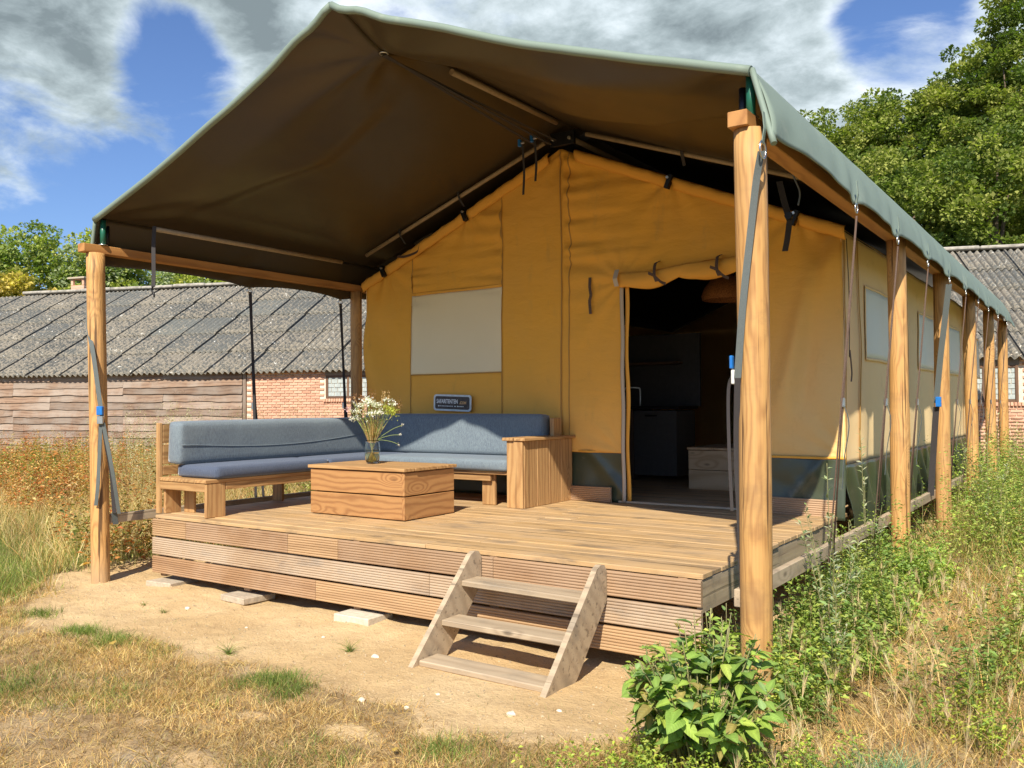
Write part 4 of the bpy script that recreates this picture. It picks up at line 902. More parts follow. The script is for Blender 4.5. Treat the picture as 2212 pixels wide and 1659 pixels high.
bs2 = np.stack([VX - .035 * rr * np.cos(a), VY - .035 * rr * np.sin(a), np.full(nst, VZ0 + .016)], 1); dd = (bs - bs2)
tag(blade_obj('stems_in_water', bs2, dd, np.ones(nst), np.full(nst, .004), np.zeros((nst, 3)), cols(nst, [(.60, .46, .14), (.48, .42, .12)]), M_STRAW, bq, seg=2), kind='stuff')
nl = 520; t = rs.uniform(.2, 1, nl); a = rs.uniform(0, 6.28, nl); hz = rs.uniform(.22, .50, nl); rad = (hz - .16) * .55 * t
bs = np.stack([VX + rad * np.cos(a), VY + rad * np.sin(a), VZ0 + hz], 1); dd = np.stack([np.cos(a), np.sin(a), rs.uniform(-.5, 1, nl)], 1)
tag(leaves('foliage', bs, dd, rs.uniform(.015, .035, nl), rs.uniform(.004, .01, nl), cols(nl, [(.25, .32, .06), (.42, .42, .12), (.50, .34, .14), (.18, .26, .10)]), M_LEAF, bq), kind='stuff')

# ------------------------------------------------------------------ straps and guy lines
def ropeloop(y, j, sx=1):
    top = Vector((XM + sx * (HW + .155), y, 2.085)); xb = 5.33 if sx > 0 else -.33
    labs = {1: 'thin double guy cord between the nearest right post and the second post', 2: 'thin double guy cord just before the second right post', 3: 'thin double guy cord between the second and third right posts',
            4: 'thin double guy cord close to the third right post', 5: 'thin double guy cord just past the third right post', 6: 'thin double guy cord just before the fourth right post', 7: 'thin double guy cord past the fourth right post', 8: 'thin double guy cord before the fifth right post', 9: 'thin double guy cord beside the farthest right post'}
    r = thing('guy_line', labs[j], 'guy cord', top, 'guy cords down the right side of the tent')
    tube('cord', [top, (xb + .02, y + .06, -.085), (xb - .05, y + .06, -.09)], .0055, M_ROPE, r, n=6)
    m1 = top.lerp(Vector((xb + .02, y + .16, .02)), .56)
    tube('cord', [top + Vector((0, .008, 0)), m1, (xb + .02, y + .16, -.085)], .0055, M_ROPE, r, n=6)
    box('buckle', (m1.x - .012, m1.y - .015, m1.z - .03), (m1.x + .012, m1.y + .015, m1.z + .03), M_ZINC, r)
    ribbon('tail', curve_pts([m1 + Vector((.01, .0, -.02)), m1 + Vector((.03, .02, -.15)), m1 + Vector((.0, .015, -.35)), m1 + Vector((-.02, .03, -.55))]), .018, (0, 1, 0), M_WEB, r)
for j, ry in enumerate(RINGS[:-1]):
    if j in (0, 4): continue
    ropeloop(ry, j)
for ry, lab in ((1.41, 'black double strap hanging from the left eave behind the left bench'), (2.70, 'black double strap next to the post behind the sofa')):
    r = thing('guy_strap', lab, 'strap', (-.50, ry, 2.12), 'black guy straps on the left eave')
    for o_ in (0, 1): ribbon('webbing', [(-.50, ry + .01 * o_, 2.12), (-.44 + .02 * o_, ry + .02 - .03 * o_, .95), (-.33, ry + .04 - .10 * o_, -.02)], .026, (.55, .83, 0), M_PLUM, r)
    box('buckle', (-.455, ry - .02, .90), (-.43, ry + .02, .97), M_ZINC, r)
# strap over the left front post
st = thing('ratchet_strap', 'grey ratchet strap with blue buckle leaning across the left front post', 'strap', (-.6, -.3, 2.08), 'ratchet straps at the corner posts')
SD = (.80, .6, 0)
pL = curve_pts([(-.485, -.30, 2.10), (-.455, -.35, 1.80), (-.40, -.375, 1.60), (-.31, -.385, 1.38), (-.205, -.372, .88)])
ribbon('webbing', pL, .038, SD, M_WEB, st); ribbon('webbing', curve_pts([(-.205, -.370, .88), (-.195, -.335, .62), (-.226, -.27, .39), (-.25, -.225, .02)]), .034, SD, M_PLUM, st)
ribbon('webbing', curve_pts([(-.19, -.365, .80), (-.16, -.30, .4), (-.22, -.20, .014)]), .032, SD, M_WEB, st); ribbon('webbing', [(-.268, -.215, .02), (-.268, -.20, -.08)], .05, (0, 1, 0), M_WEB, st)
ribbon('loose_end', curve_pts([(-.215, -.372, .80), (-.225, -.38, .45), (-.235, -.385, .25), (-.26, -.385, .10)]), .03, SD, M_WEB, st)
box('buckle', (-.225, -.40, .79), (-.175, -.365, .86), M_ZINC, st, rot=RZ(.6)); box('buckle_handle', (-.225, -.405, .865), (-.175, -.368, .94), M_BLUE, st, rot=RZ(.6))
st = thing('ratchet_strap', 'grey strap running down the face of the nearest right post from its ring', 'strap', (5.47, -.43, 2.08), 'ratchet straps at the corner posts')
pR = curve_pts([(5.505, -.465, 2.115), (5.47, -.44, 1.98), (5.435, -.425, 1.75), (5.39, -.42, 1.40), (5.352, -.40, 1.05)]); ribbon('webbing', pR, .034, (.95, .3, 0), M_WEB, st)
ribbon('webbing', curve_pts([(5.352, -.40, 1.05), (5.318, -.33, .7), (5.318, -.30, .35), (5.32, -.28, .012)]), .03, (.95, .3, 0), M_PLUM, st)
ribbon('loose_end', curve_pts([(5.335, -.38, 1.08), (5.295, -.37, 1.0), (5.290, -.36, .7), (5.297, -.35, .40)]), .016, (.8, .5, .0), M_PLUM, st)
box('buckle', (5.318, -.40, 1.02), (5.338, -.36, 1.09), M_WHITE, st); box('buckle_handle', (5.312, -.405, 1.095), (5.328, -.375, 1.16), M_BLUE, st)
st = thing('ratchet_strap', 'wide grey strap with bright blue buckle beside the third right post', 'strap', (5.565, 5.0, 2.1), 'ratchet straps at the corner posts')
ribbon('webbing', [(5.56, 5.0, 2.09), (5.46, 5.1, 1.4), (5.40, 5.17, .92)], .055, (.95, -.1, 0), M_WEB, st); ribbon('webbing', [(5.40, 5.17, .88), (5.36, 5.2, .4), (5.33, 5.2, -.02)], .06, (.95, -.1, 0), M_PLUM, st)
box('buckle_handle', (5.40, 5.12, .88), (5.45, 5.17, .98), M_BLUE, st)
# straps from the ridge to the eyelet
st = thing('tension_straps', 'dark tension straps running from the tent peak to the eyelet in the fly', 'straps', (2.5, 2.7, 3.5))
for k, (x, y_, z) in enumerate(((2.30, 2.60, 3.44), (2.40, 2.68, 3.46), (2.44, 2.70, 3.50))):
    ribbon('webbing', [(2.5 - .01 * k, .21, 3.500), (x, y_, z)], .026, (1, 0, .2), M_PLUM, st)
for x, z0, z1 in ((2.22, 3.40, 2.95), (2.36, 3.42, 3.06)):
    ribbon('loose_end', curve_pts([(x, 2.45, z0 + .03), (x + .01, 2.46, (z0 + z1) / 2), (x + .005, 2.45, z1)]), .024, (1, 0, 0), M_PLUM, st); box('buckle', (x - .045, 2.43, z0 + .02), (x - .015, 2.46, z0 + .09), M_BLUE, st); box('buckle_bar', (x - .01, 2.43, z0 + .04), (x + .03, 2.45, z0 + .06), M_ZINC, st)
st = thing('hanging_strap', 'short black strap with hook dangling from the near end of the left eave pole', 'strap', (-.1, .06, 2.5))
ribbon('webbing', curve_pts([(-.1, .05, 2.53), (-.098, .04, 2.35), (-.102, .045, 2.1), (-.1, .04, 1.99)]), .035, (.8, .6, 0), M_PLUM, st); tube('hook', curve_pts([(-.1, .04, 2.0), (-.115, .035, 1.96), (-.09, .04, 1.93), (-.085, .04, 1.90)]), .008, M_STEELB, st)
st = thing('hanging_strap', 'black ratchet strap and thin cord hanging behind the nearest right post under the fly', 'strap', (4.85, 2.3, 2.6))
ribbon('webbing', curve_pts([(4.72, 2.35, 2.68), (4.76, 2.35, 2.50), (4.80, 2.34, 2.36)]), .05, (1, .2, 0), M_PLUM, st); ribbon('webbing', curve_pts([(4.80, 2.34, 2.36), (4.78, 2.34, 2.22), (4.76, 2.34, 2.12)]), .045, (1, .2, 0), M_PLUM, st)
tube('buckle', [(4.80, 2.30, 2.39), (4.80, 2.34, 2.39)], .03, M_STEELB, st); tube('cord', curve_pts([(5.28, .8, 2.38), (5.29, .78, 2.30), (5.32, .8, 2.2), (5.31, .8, 2.12)]), .005, M_WEB, st)
for x, z in ((.42, 2.80), (1.24, 3.11), (3.75, 3.14)):
    s_ = -1 if x < XM else 1
    ribbon('rafter_strap', curve_pts([(x, 2.71, z + .10), (x, 2.70, z + .02), (x - .01 * s_, 2.78, z - .08)]), .03, (1, 0, .3 * s_), M_PLUM, fr)

# ------------------------------------------------------------------ barn
SL, IC = .3555, 11.93; BD = Vector((1, SL, 0)).normalized(); BN = Vector((-BD.y, BD.x, 0)); B0 = Vector((-9.5, SL * -9.5 + IC, 0))   # clad/brick joint
BM = Matrix(((BD.x, BN.x, 0, B0.x), (BD.y, BN.y, 0, B0.y), (0, 0, 1, 0), (0, 0, 0, 1)))                       # barn frame: x along, y inwards
EZ = 1.80; U0, U1 = -11.0, 18.0
barn = tag(link('barn', None, None, BM), 'long low barn with lichened corrugated roof behind the tent, plank and brick walls', 'barn')
def bbox(name, lo, hi, mat, parent=barn, axis=None, b=.004, rot=None):
    o = box(name, lo, hi, mat, None, axis, b, rot); M = BM @ WM[o]; put(o, parent, M); return o
RUN, RISE = 5.0, 2.75; PITCH = math.atan2(RISE, RUN); SLEN = math.hypot(RUN, RISE)
NRW = 5; LR = SLEN / NRW + .12; CWD = 1.0
def sheetme():
    nw = 7; ns = nw * 8; V = []; F = []
    for j, yv in enumerate((0, LR * .5, LR)):
        for i in range(ns + 1): x = -.02 + (CWD + .05) * i / ns; V.append((x, yv, .034 * math.cos(2 * math.pi * nw * i / ns)))
    n = len(V)
    for i in range(ns):
        for j in range(2): a = j * (ns + 1) + i; F.append((a, a + 1, a + ns + 2, a + ns + 1))
    for i in range(ns + 1): x, yv, z = V[i]; V.append((x, yv, z - .009))
    for i in range(ns): F.append((i, n + i, n + i + 1, i + 1))
    return me('sheet', V, F, M_SHEET, smooth=True)
SHEET = sheetme(); nsh = 0
for k in range(int(U0) - 1, int(U1) + 1):
    for r_ in range(NRW):
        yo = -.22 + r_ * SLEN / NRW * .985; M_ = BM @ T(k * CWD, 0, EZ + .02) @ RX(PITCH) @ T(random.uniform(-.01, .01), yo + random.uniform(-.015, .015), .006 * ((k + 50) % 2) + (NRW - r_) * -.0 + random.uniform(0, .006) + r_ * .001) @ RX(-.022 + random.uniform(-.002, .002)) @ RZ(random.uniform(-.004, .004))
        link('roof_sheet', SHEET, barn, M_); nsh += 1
k = U0
while k < U1:
    L_ = 1.1; bbox('ridge_cap', (k, RUN - .16, EZ + RISE - .02), (k + L_ - .01, RUN + .16, EZ + RISE + .075 + random.uniform(-.01, .01)), plain('ridge_cap', (.34, .31, .26), .95, var=.3, scale=6, bump=.4) if k == U0 else bpy.data.materials['ridge_cap'], b=.03, rot=RX(random.uniform(-.03, .03))); k += L_
for P_, nm in (((((U0, 2 * RUN + .2, EZ - .1), (U1, 2 * RUN + .2, EZ - .1)), ((U0, RUN, EZ + RISE - .03), (U1, RUN, EZ + RISE - .03))), 'far_roof_slope'), ((((U0, .05, EZ - .06), (U1, .05, EZ - .06)), ((U0, RUN, EZ + RISE - .06), (U1, RUN, EZ + RISE - .06))), 'roof_underlay')):
    link(nm, gridmesh(nm, np.array(P_), plain(nm, (.12, .11, .10), .95), smooth=False), barn, BM)
# gable ends + back wall
for ux in (U0, U1): prism('gable_wall', [(0.05, GZ - .1), (2 * RUN, GZ - .1), (2 * RUN, EZ - .08), (RUN, EZ + RISE - .1), (0.05, EZ - .08)], 0, ux - .05, ux + .05, M_MORTAR, barn) and None
for o in list(barn.children):
    if o.name.startswith('gable_wall'): put(o, barn, BM @ WM[o])
# waney edge cladding to the left of u=0
def waney(L, seed):
    rs = np.random.RandomState(seed); n = 40; x = np.linspace(-L / 2, L / 2, n); lo = -.100 - (fbm(x * 2.2 + seed, x * 0 + seed, seed, 3) - .44) * .06; V = []
    for i in range(n):
        for (yy, zz) in ((-.016, .115), (-.014, .0), (-.016, lo[i]), (.004, lo[i] - .004), (.004, .115)): V.append((x[i], yy, zz))
    F = []
    for i in range(n - 1):
        for j in range(5): F.append((i * 5 + j, (i + 1) * 5 + j, (i + 1) * 5 + (j + 1) % 5, i * 5 + (j + 1) % 5))
    F += [(0, 1, 2, 3, 4), tuple((n - 1) * 5 + j for j in range(5))[::-1]]
    return me('cladding_board', V, F, W_BARN)
WAN = [waney(3.2, s) for s in range(5)] + [waney(2.1, s + 9) for s in range(3)]
z = EZ - .12; row = 0
while z > GZ - .1:
    u = -.08 + 0.; 
    while u > U0 + .2:
        long_ = random.random() < .65; m_ = random.choice(WAN[:5] if long_ else WAN[5:]); L_ = 3.2 if long_ else 2.1
        sc = random.uniform(.97, 1.03)
        link('cladding_board', m_, barn, BM @ T(u - L_ / 2, -.012 - .014 * random.random(), z) @ RX(-.16) @ RY(random.uniform(-.012, .012)) @ Matrix.Diagonal((1, 1, sc, 1))); u -= L_ + .003
    z -= .172; row += 1
bbox('corner_board', (-.06, -.045, GZ - .1), (.02, .02, EZ - .02), W_BARN, axis=2); bbox('wall_core', (U0, .03, GZ - .1), (-.01, .1, EZ), M_DARKI)
bbox('mortar_wall', (.02, .004, GZ - .1), (U1, .1, EZ - .0), M_MORTAR)
# bricks: the most visible ones are single parts, the rest one mesh
bl, bh, mj = .205, .050, .012
WINS = [(2.02, 3.10, 1.10, 1.62), (3.25, 4.3, 1.10, 1.62), (14.75, 15.9, .92, 1.6), (9.0, 10.0, 1.1, 1.62)]
BR = cboxme(bl, .03, bh, .003, M_BRICK, 'b'); BR2 = cboxme(.098, .03, bh, .003, M_BRICK, 'b'); cand = []; other = []
z = GZ; row = 0
while z < EZ - .05:
    u = .03 - (row % 2) * .11
    while u < U1:
        c = Vector((u + bl / 2, -.004, z + bh / 2)); inw = any(a - .03 < c.x + bl / 2 - .02 and c.x - bl / 2 + .02 < b + .0 and d0 - .06 < c.z < d1 for a, b, d0, d1 in WINS)
        if not inw and u > .0:
            w = BM @ c; d = w - CP; dep = d.dot(CF); px = 1106 + 1880 * d.dot(CR) / dep; py = 829.5 - 1880 * d.dot(CU) / dep
            vis = ((535 < px < 757 or 783 < px < 798) and py < 912) or (px > 2178 and py < 925) or (2120 < px < 2152 and 868 < py < 925)
            (cand if vis else other).append((c, row))
        u += bl + mj
    z += bh + mj; row += 1
cand.sort(key=lambda t: (t[0].z < .55, abs(t[0].z - 1.1))); keep = cand[:300]; other += cand[300:]
for c, r_ in keep: link('brick', BR, barn, BM @ T(*c) @ T(0, random.uniform(-.002, .001), 0))
V0 = np.array([v.co for v in BR.vertices]); fl = [tuple(p.vertices) for p in BR.polygons]
sim = np.array([(-bl / 2, -.015, -bh / 2), (bl / 2, -.015, -bh / 2), (bl / 2, -.015, bh / 2), (-bl / 2, -.015, bh / 2), (-bl / 2, .012, -bh / 2), (bl / 2, .012, -bh / 2), (bl / 2, .012, bh / 2), (-bl / 2, .012, bh / 2)])
cc = np.array([c for c, _ in other]); VV = (sim[None] + cc[:, None]).reshape(-1, 3); ii = np.arange(len(cc))[:, None] * 8
FF = np.concatenate([ii + np.array(q) for q in ((0, 1, 2, 3), (3, 2, 6, 7), (0, 3, 7, 4), (1, 5, 6, 2), (0, 4, 5, 1))], 0)
tag(link('far_bricks', fastme('far_bricks', VV, FF, M_BRICK), barn, BM), kind='stuff')
M_BLOCK = plain('pale_painted_block', (.40, .44, .42), .8, var=.15, scale=12, bump=.3)
for a, b, d0, d1 in WINS:
    w = bbox('window', (a, -.030, d0), (a + .055, .02, d1), W_DARK, axis=2); 
    for lo, hi in (((b - .055, -.030, d0), (b, .02, d1)), (((a + b) / 2 - .025, -.028, d0), ((a + b) / 2 + .025, .02, d1)), ((a + .056, -.030, d1 - .05), (b - .056, .02, d1)), ((a + .056, -.030, d0), (b - .056, .02, d0 + .05))):
        bbox('frame', lo, hi, W_DARK, parent=w)
    bbox('lintel', (a - .02, -.032, d1), (b + .02, .0, EZ - .03), plain('grey_board', (.22, .18, .15), .8) if 'grey_board' not in bpy.data.materials else bpy.data.materials['grey_board'])
    rr_ = 0; zz = d0 + .052
    while zz < d1 - .06:
        uu = a + .058 - (rr_ % 2) * .07
        while uu < b - .06:
            l0 = max(uu, a + .057); l1 = min(uu + .14, b - .057)
            if l1 - l0 > .02: bbox('block', (l0, -.014, zz), (l1, .003, min(zz + .088, d1 - .052)), M_BLOCK, b=.005)
            uu += .15
        zz += .097; rr_ += 1
    uu = a - .05
    while uu < b + .04: bbox('sill_brick', (uu, -.06, d0 - .075), (uu + .052, .003, d0 - .004), M_BRICK, b=.006, rot=RX(-.12)); uu += .062
ch = tag(link('chimney', None, None, T(-20.6, 13.0, 3.0)), 'small red brick chimney with pale cap behind the barn ridge beside the left post', 'chimney')
CMx = T(-20.8, 13.35, 0)
chx, chy = -20.38, 10.84
CHM = T(chx, chy, 0) @ RZ(.25)
def cbx(name, lo, hi, mat, b=.01): o = box(name, lo, hi, mat, None, None, b); put(o, ch, CHM @ WM[o]); return o
cbx('brick_shaft', (-.27, -.27, 2.5), (.27, .27, 4.86), M_BRICK)
for zz in (4.56, 4.64, 4.72, 4.80): cbx('mortar_band', (-.273, -.273, zz), (.273, .273, zz + .01), M_MORTAR)
for sx in (-1, 1):
    for sy in (-1, 1): cbx('pier', (sx * .27 - (.09 if sx > 0 else 0), sy * .27 - (.09 if sy > 0 else 0), 4.86), (sx * .27 + (0 if sx > 0 else .09), sy * .27 + (0 if sy > 0 else .09), 5.06), M_BRICK)
cbx('cap', (-.34, -.34, 5.06), (.34, .34, 5.12), M_CONC)

# ------------------------------------------------------------------ trees
def crown(cx, cy, zb, zt, rad, nleaf, size, pal, seed, nclump=70, w=None, shape=1.0):
    rs = np.random.RandomState(seed); cz = (zb + zt) / 2; rz = (zt - zb) / 2
    a = rs.uniform(0, 2 * math.pi, nclump); u = rs.uniform(-1, 1, nclump); q = np.sqrt(1 - u * u); rr = rs.uniform(.5, 1.12, nclump) ** .7
    wob = 1 + .18 * np.sin(a * 3 + seed) * q
    ctr = np.stack([cx + rad * rr * q * np.cos(a) * wob, cy + rad * rr * q * np.sin(a) * wob, cz + rz * rr * u], 1)
    cs = rs.uniform(.13, .34, nclump) * min(rad, rz) * (1.0 if nclump < 100 else .72); k = rs.choice(nclump, nleaf, p=cs ** 2 / (cs ** 2).sum())
    dv = rs.normal(0, 1, (nleaf, 3)); dv /= np.linalg.norm(dv, axis=1, keepdims=True); r_ = rs.uniform(.25, 1.05, nleaf) ** .45
    base = ctr[k] + dv * (cs[k] * r_)[:, None] * np.array([1.15, 1.15, .8])
    d = dv + rs.normal(0, .7, (nleaf, 3)) + np.array([0, 0, -.15]); sz = size * rs.uniform(.6, 1.35, nleaf)
    pal_ = np.array(pal); pk = rs.choice(len(pal_), nclump, p=w); c = pal_[pk][k] * (1 + rs.normal(0, .13, (nleaf, 1)))
    return base, d, sz, np.clip(c, .008, .9), ctr
def tree(name, x, y, zb, zt, rad, nleaf, size, pal, seed, lab, grp, nclump=70, w=None):
    r = thing(name, lab, 'tree', (x, y, GZ), grp)
    base, d, sz, c, ctr = crown(x, y, zb, zt, rad, nleaf, size, pal, seed, nclump, w)
    leaves('crown', base, d, sz, sz * .75, c, M_TREE, r, fold=.15)
    rs = random.Random(seed); P = [Vector((x, y, GZ - .2)), Vector((x + rs.uniform(-.2, .2), y, (GZ + zb) / 2)), Vector((x + rs.uniform(-.3, .3), y, zb + (zt - zb) * .3)), Vector((x, y, zb + (zt - zb) * .75))]
    tr = tube('trunk', curve_pts(P, 4), .24 if rad > 2 else .16, M_BARK, r, n=10, r2=.05)
    for k in range(7):
        c_ = Vector(ctr[rs.randrange(len(ctr))]); s0 = P[1].lerp(P[3], rs.uniform(.2, .8)); tube('limb', curve_pts([s0, s0.lerp(c_, .5) + Vector((0, 0, .25)), c_], 3), .09, M_BARK, r, n=6, r2=.015)
    return r
OAK = [(.25, .29, .065), (.31, .34, .08), (.18, .23, .05), (.37, .38, .10), (.13, .18, .045)]
LT = [(.42, .44, .11), (.32, .37, .09), (.52, .50, .13), (.25, .31, .08), (.36, .40, .22)]
YEL = [(.68, .52, .14), (.58, .46, .11), (.46, .40, .10), (.30, .30, .08)]
TR = [(-1.6, 27.0, 2, 10.9, 1.9, 15000), (-.2, 28.2, 2, 11.6, 2.1, 17000), (1.2, 27.6, 2, 11.2, 2.0, 17000), (2.5, 27.2, 2, 11.6, 1.7, 17000), (3.55, 26.4, 3, 12.2, 1.6, 18000), (4.8, 25.4, 2, 12.9, 1.7, 20000), (6.9, 26.5, 2, 14.6, 2.3, 14000), (2.2, 23.4, 1.5, 8.4, 1.9, 13000), (.2, 24.3, 1.5, 8.8, 1.8, 12000), (4.4, 22.4, 1.5, 8.6, 1.8, 12000)]
tl = ['leftmost oak above the fly on the right, just clear of the canopy edge', 'rounded oak with level top left of the group above the right fly', 'oak with small sprouting tips in the middle above the right fly', 'tall narrow oak crown rising right of the level-topped oaks',
      'dark high oak crown second from the right picture edge', 'tallest oak reaching the top right corner of the photo', 'oak mostly beyond the right picture edge', 'low leafy oak just above the right barn ridge', 'low oak touching the upper edge of the fly beside the barn', 'low oak at the right picture edge above the barn ridge']
for i, (x, y_, zb, zt, rd, nl_) in enumerate(TR): tree('oak_tree', x, y_, zb, zt, rd, int(nl_ * 2.4), .118, OAK, 100 + i, tl[i], 'oaks behind the barn on the right', nclump=230)
TL = [(-34.3, 13.6, 8.6, 3.2, LT), (-34.1, 16.2, 9.2, 3.0, LT), (-32.7, 17.6, 8.9, 2.6, LT), (-32.3, 19.6, 8.2, 2.6, LT), (-27.6, 11.9, 6.1, 1.9, YEL), (-30.4, 21.3, 7.9, 2.6, LT), (-28.4, 22.6, 7.4, 2.6, LT), (-27.0, 24.6, 7.4, 2.6, LT), (-24.5, 26.2, 7.2, 2.6, LT), (-29.2, 15.6, 6.2, 2.1, LT), (-27.4, 17.6, 5.8, 2.0, LT), (-21, 27.5, 7.2, 2.8, LT), (-17, 28.5, 7.5, 2.8, LT), (-12, 29, 8, 3, OAK), (-7, 29, 9, 3, OAK)]
ll = ['green tree at the left picture edge above the barn roof', 'taller green tree with ragged top left of the left post', 'grey leaved tree top between the left picture edge and the left post', 'dark green tree right beside the left post, behind the chimney', 'yellow leaved tree low at the left picture edge',
      'green tree crown just right of the left post under the eave', 'second green tree crown right of the left post above the barn', 'third green crown under the canopy edge above the barn ridge', 'fourth green crown under the canopy edge, farthest right one visible', 'low bushy tree behind the barn ridge left of the chimney', 'low bushy tree directly behind the chimney',
      'tree hidden behind the fly left of the tent', 'tree behind the fly and the tent wall', 'oak behind the tent roof left of the others', 'oak behind the tent roof near the right group']
for i, (x, y_, zt, rd, pal) in enumerate(TL): tree('yellow_tree' if pal is YEL else 'broadleaf_tree', x, y_, 1.0, zt, rd, 22000 if i < 11 else 6000, .17, pal, 200 + i, ll[i], 'trees beyond the barn on the left', nclump=120)

# ------------------------------------------------------------------ grass and weeds
def scatter(n, x0, x1, y0, y1, fn):
    x = RNG.uniform(x0, x1, n); y_ = RNG.uniform(y0, y1, n); k = RNG.rand(n) < fn(x, y_); return x[k], y_[k]
def grass(name, x, y_, hmin, hmax, wd, pal, w, lean, lab=None, cat='grass', flat=0., seg=3, hf=None, bendamt=.5):
    n = len(x); a = RNG.uniform(0, 6.28, n); tilt = np.abs(RNG.normal(0, lean, n)) + flat * RNG.rand(n); z = gh(x, y_) - .004
    d = np.stack([np.cos(a) * np.sin(tilt), np.sin(a) * np.sin(tilt), np.maximum(np.cos(tilt), .04)], 1); L = RNG.uniform(hmin, hmax, n) * (hf if hf is not None else 1)
    bend = np.stack([np.cos(a) * bendamt, np.sin(a) * bendamt, -np.full(n, bendamt * .5)], 1) * RNG.uniform(.2, 1, (n, 1)) * np.minimum(1, d[:, 2:3] * 3)
    o = blade_obj(name, np.stack([x, y_, z], 1), d, L, RNG.uniform(.6, 1.2, n) * wd, bend, np.clip(cols(n, pal, w) * (.52 + 1.02 * fbm(x * 2.7, y_ * 2.7, 68))[:, None], .01, .95), M_STRAW, seg=seg)
    return tag(o, lab, cat, kind='stuff')
notsand = lambda x, y_: 1 - sandmask(x, y_)
underdeck = lambda x, y_: ((x > -.05) & (x < 5.05) & (y_ > -.03))
STRAW = [(.60, .40, .14), (.48, .29, .09), (.70, .52, .23), (.27, .15, .05)]; GREEN = [(.16, .23, .04), (.22, .28, .05), (.11, .17, .03), (.34, .36, .09)]
# foreground lawn, mostly straw
x, y_ = scatter(230000, -1.2, 5.6, -3.6, -.5, lambda x, y_: notsand(x, y_) * (.35 + .65 * sstep(.35, .6, fbm(x * 2.5, y_ * 2.5, 55))))
grass('straw_litter', x, y_, .02, .085, .0034, STRAW, [4, 3, 3, 2], .5, 'flattened dry straw and dead grass on the foreground ground', flat=1.0, seg=2)
x, y_ = scatter(60000, -1.2, 5.6, -3.6, -.5, lambda x, y_: notsand(x, y_) * sstep(.42, .60, fbm(x * 1.7 + 3, y_ * 1.7, 56)))
grass('dry_lawn', x, y_, .03, .07, .0030, STRAW + [(.34, .33, .10)], [3, 3, 2, 3, 7], .45, 'short yellowed lawn grass in the left foreground')
x, y_ = scatter(70000, -1.2, 5.6, -3.6, -.5, lambda x, y_: notsand(x, y_) * sstep(.49, .60, fbm(x * 1.9 + 11, y_ * 1.9 + 5, 57)))
grass('green_lawn', x, y_, .03, .075, .0034, GREEN, [3, 3, 3, 2], .45, 'patches of green lawn grass in the left foreground')
def clumps(spots, n, r, hmin, hmax, pal, wd=.004, lean=.5):
    X_ = []; Y_ = []
    for cx, cy in spots: X_.append(RNG.normal(cx, r, n)); Y_.append(RNG.normal(cy, r, n))
    return np.concatenate(X_), np.concatenate(Y_)
x, y_ = clumps([(1.65, -1.42), (1.55, -1.30), (1.15, -1.30), (1.3, -1.38), (3.1, -1.30), (3.2, -1.36), (3.0, -1.40), (3.35, -1.45), (.45, -1.2), (2.1, -2.2), (4.5, -1.62)], 420, .07, .04, .1, GREEN)
grass('green_lawn_tufts', x, y_, .04, .09, .0034, GREEN, [3, 4, 3, 1], .45, 'dense bright green grass tufts along the edge of the sand')
# single tufts standing on the sand
for k, (cx, cy, lab) in enumerate(((2.97, -.63, 'spiky olive grass tuft alone on the sand left of the steps'), (2.36, -1.05, 'flattened green grass tuft at the lower edge of the sand'), (.75, -.58, 'small green sprout on the sand in front of the left post'), (1.05, -.62, 'tiny sprout on the sand in the middle of the clearing'))):
    n = 60 if k < 2 else 22; a = RNG.uniform(0, 6.28, n); tl_ = RNG.uniform(.2, 1.2 if k != 1 else 1.5, n); L = RNG.uniform(.05, .13 if k < 2 else .05, n); z0 = float(gh(cx, cy))
    d = np.stack([np.cos(a) * np.sin(tl_), np.sin(a) * np.sin(tl_), np.cos(tl_) + .05], 1); V, F, C = blades(RNG.normal(0, .008, (n, 3)) * np.array([1, 1, 0]), d, L, np.full(n, .004), np.stack([np.cos(a), np.sin(a), -.6 + a * 0], 1) * .4, cols(n, GREEN[:3] + [(.34, .28, .12)]))
    tag(link('grass_tuft', fastme('grass_tuft', V, F, M_STRAW, col=C), None, T(cx, cy, z0)), lab, 'grass tuft', 'tufts growing on the sand')
# left: green verge near the post, then tall dry field
x, y_ = scatter(90000, -9, .1, -2.2, 3.0, lambda x, y_: notsand(x, y_) * sstep(-1.6, -.2, y_ + .3 * x + 1.2 + (fbm(x, y_, 71) - .5) * 2) * sstep(.5, -.4, x) * np.exp(-np.maximum(0, -x - 2.5) / 3))
grass('green_verge', x, y_, .06, .24, .005, GREEN + [(.50, .42, .16)], [4, 4, 3, 3, 3], .35, 'knee high green verge grass round the foot of the left post')
x, y_ = scatter(125000, -17, -.2, -1.5, 12, lambda x, y_: ((y_ < SL * x + IC - .4) & (y_ > -.35 * x - 0.9 - 2.2 * sstep(-3, -8, x))).astype(float) * notsand(x, y_) * (~underdeck(x, y_)))
hf = (.55 + .75 * fbm(x * .6, y_ * .6, 72)) * (.42 + .58 * sstep(-.4, 2.6, y_ + .35 * x + .9))
grass('tall_dry_grass', x, y_, .35, 1.0, .008, [(.64, .46, .18), (.56, .36, .12), (.74, .56, .28), (.46, .40, .14), (.50, .26, .10)], [4, 3, 3, 2, 1], .22, 'tall dry yellow meadow grass between the left post and the barn', hf=hf)
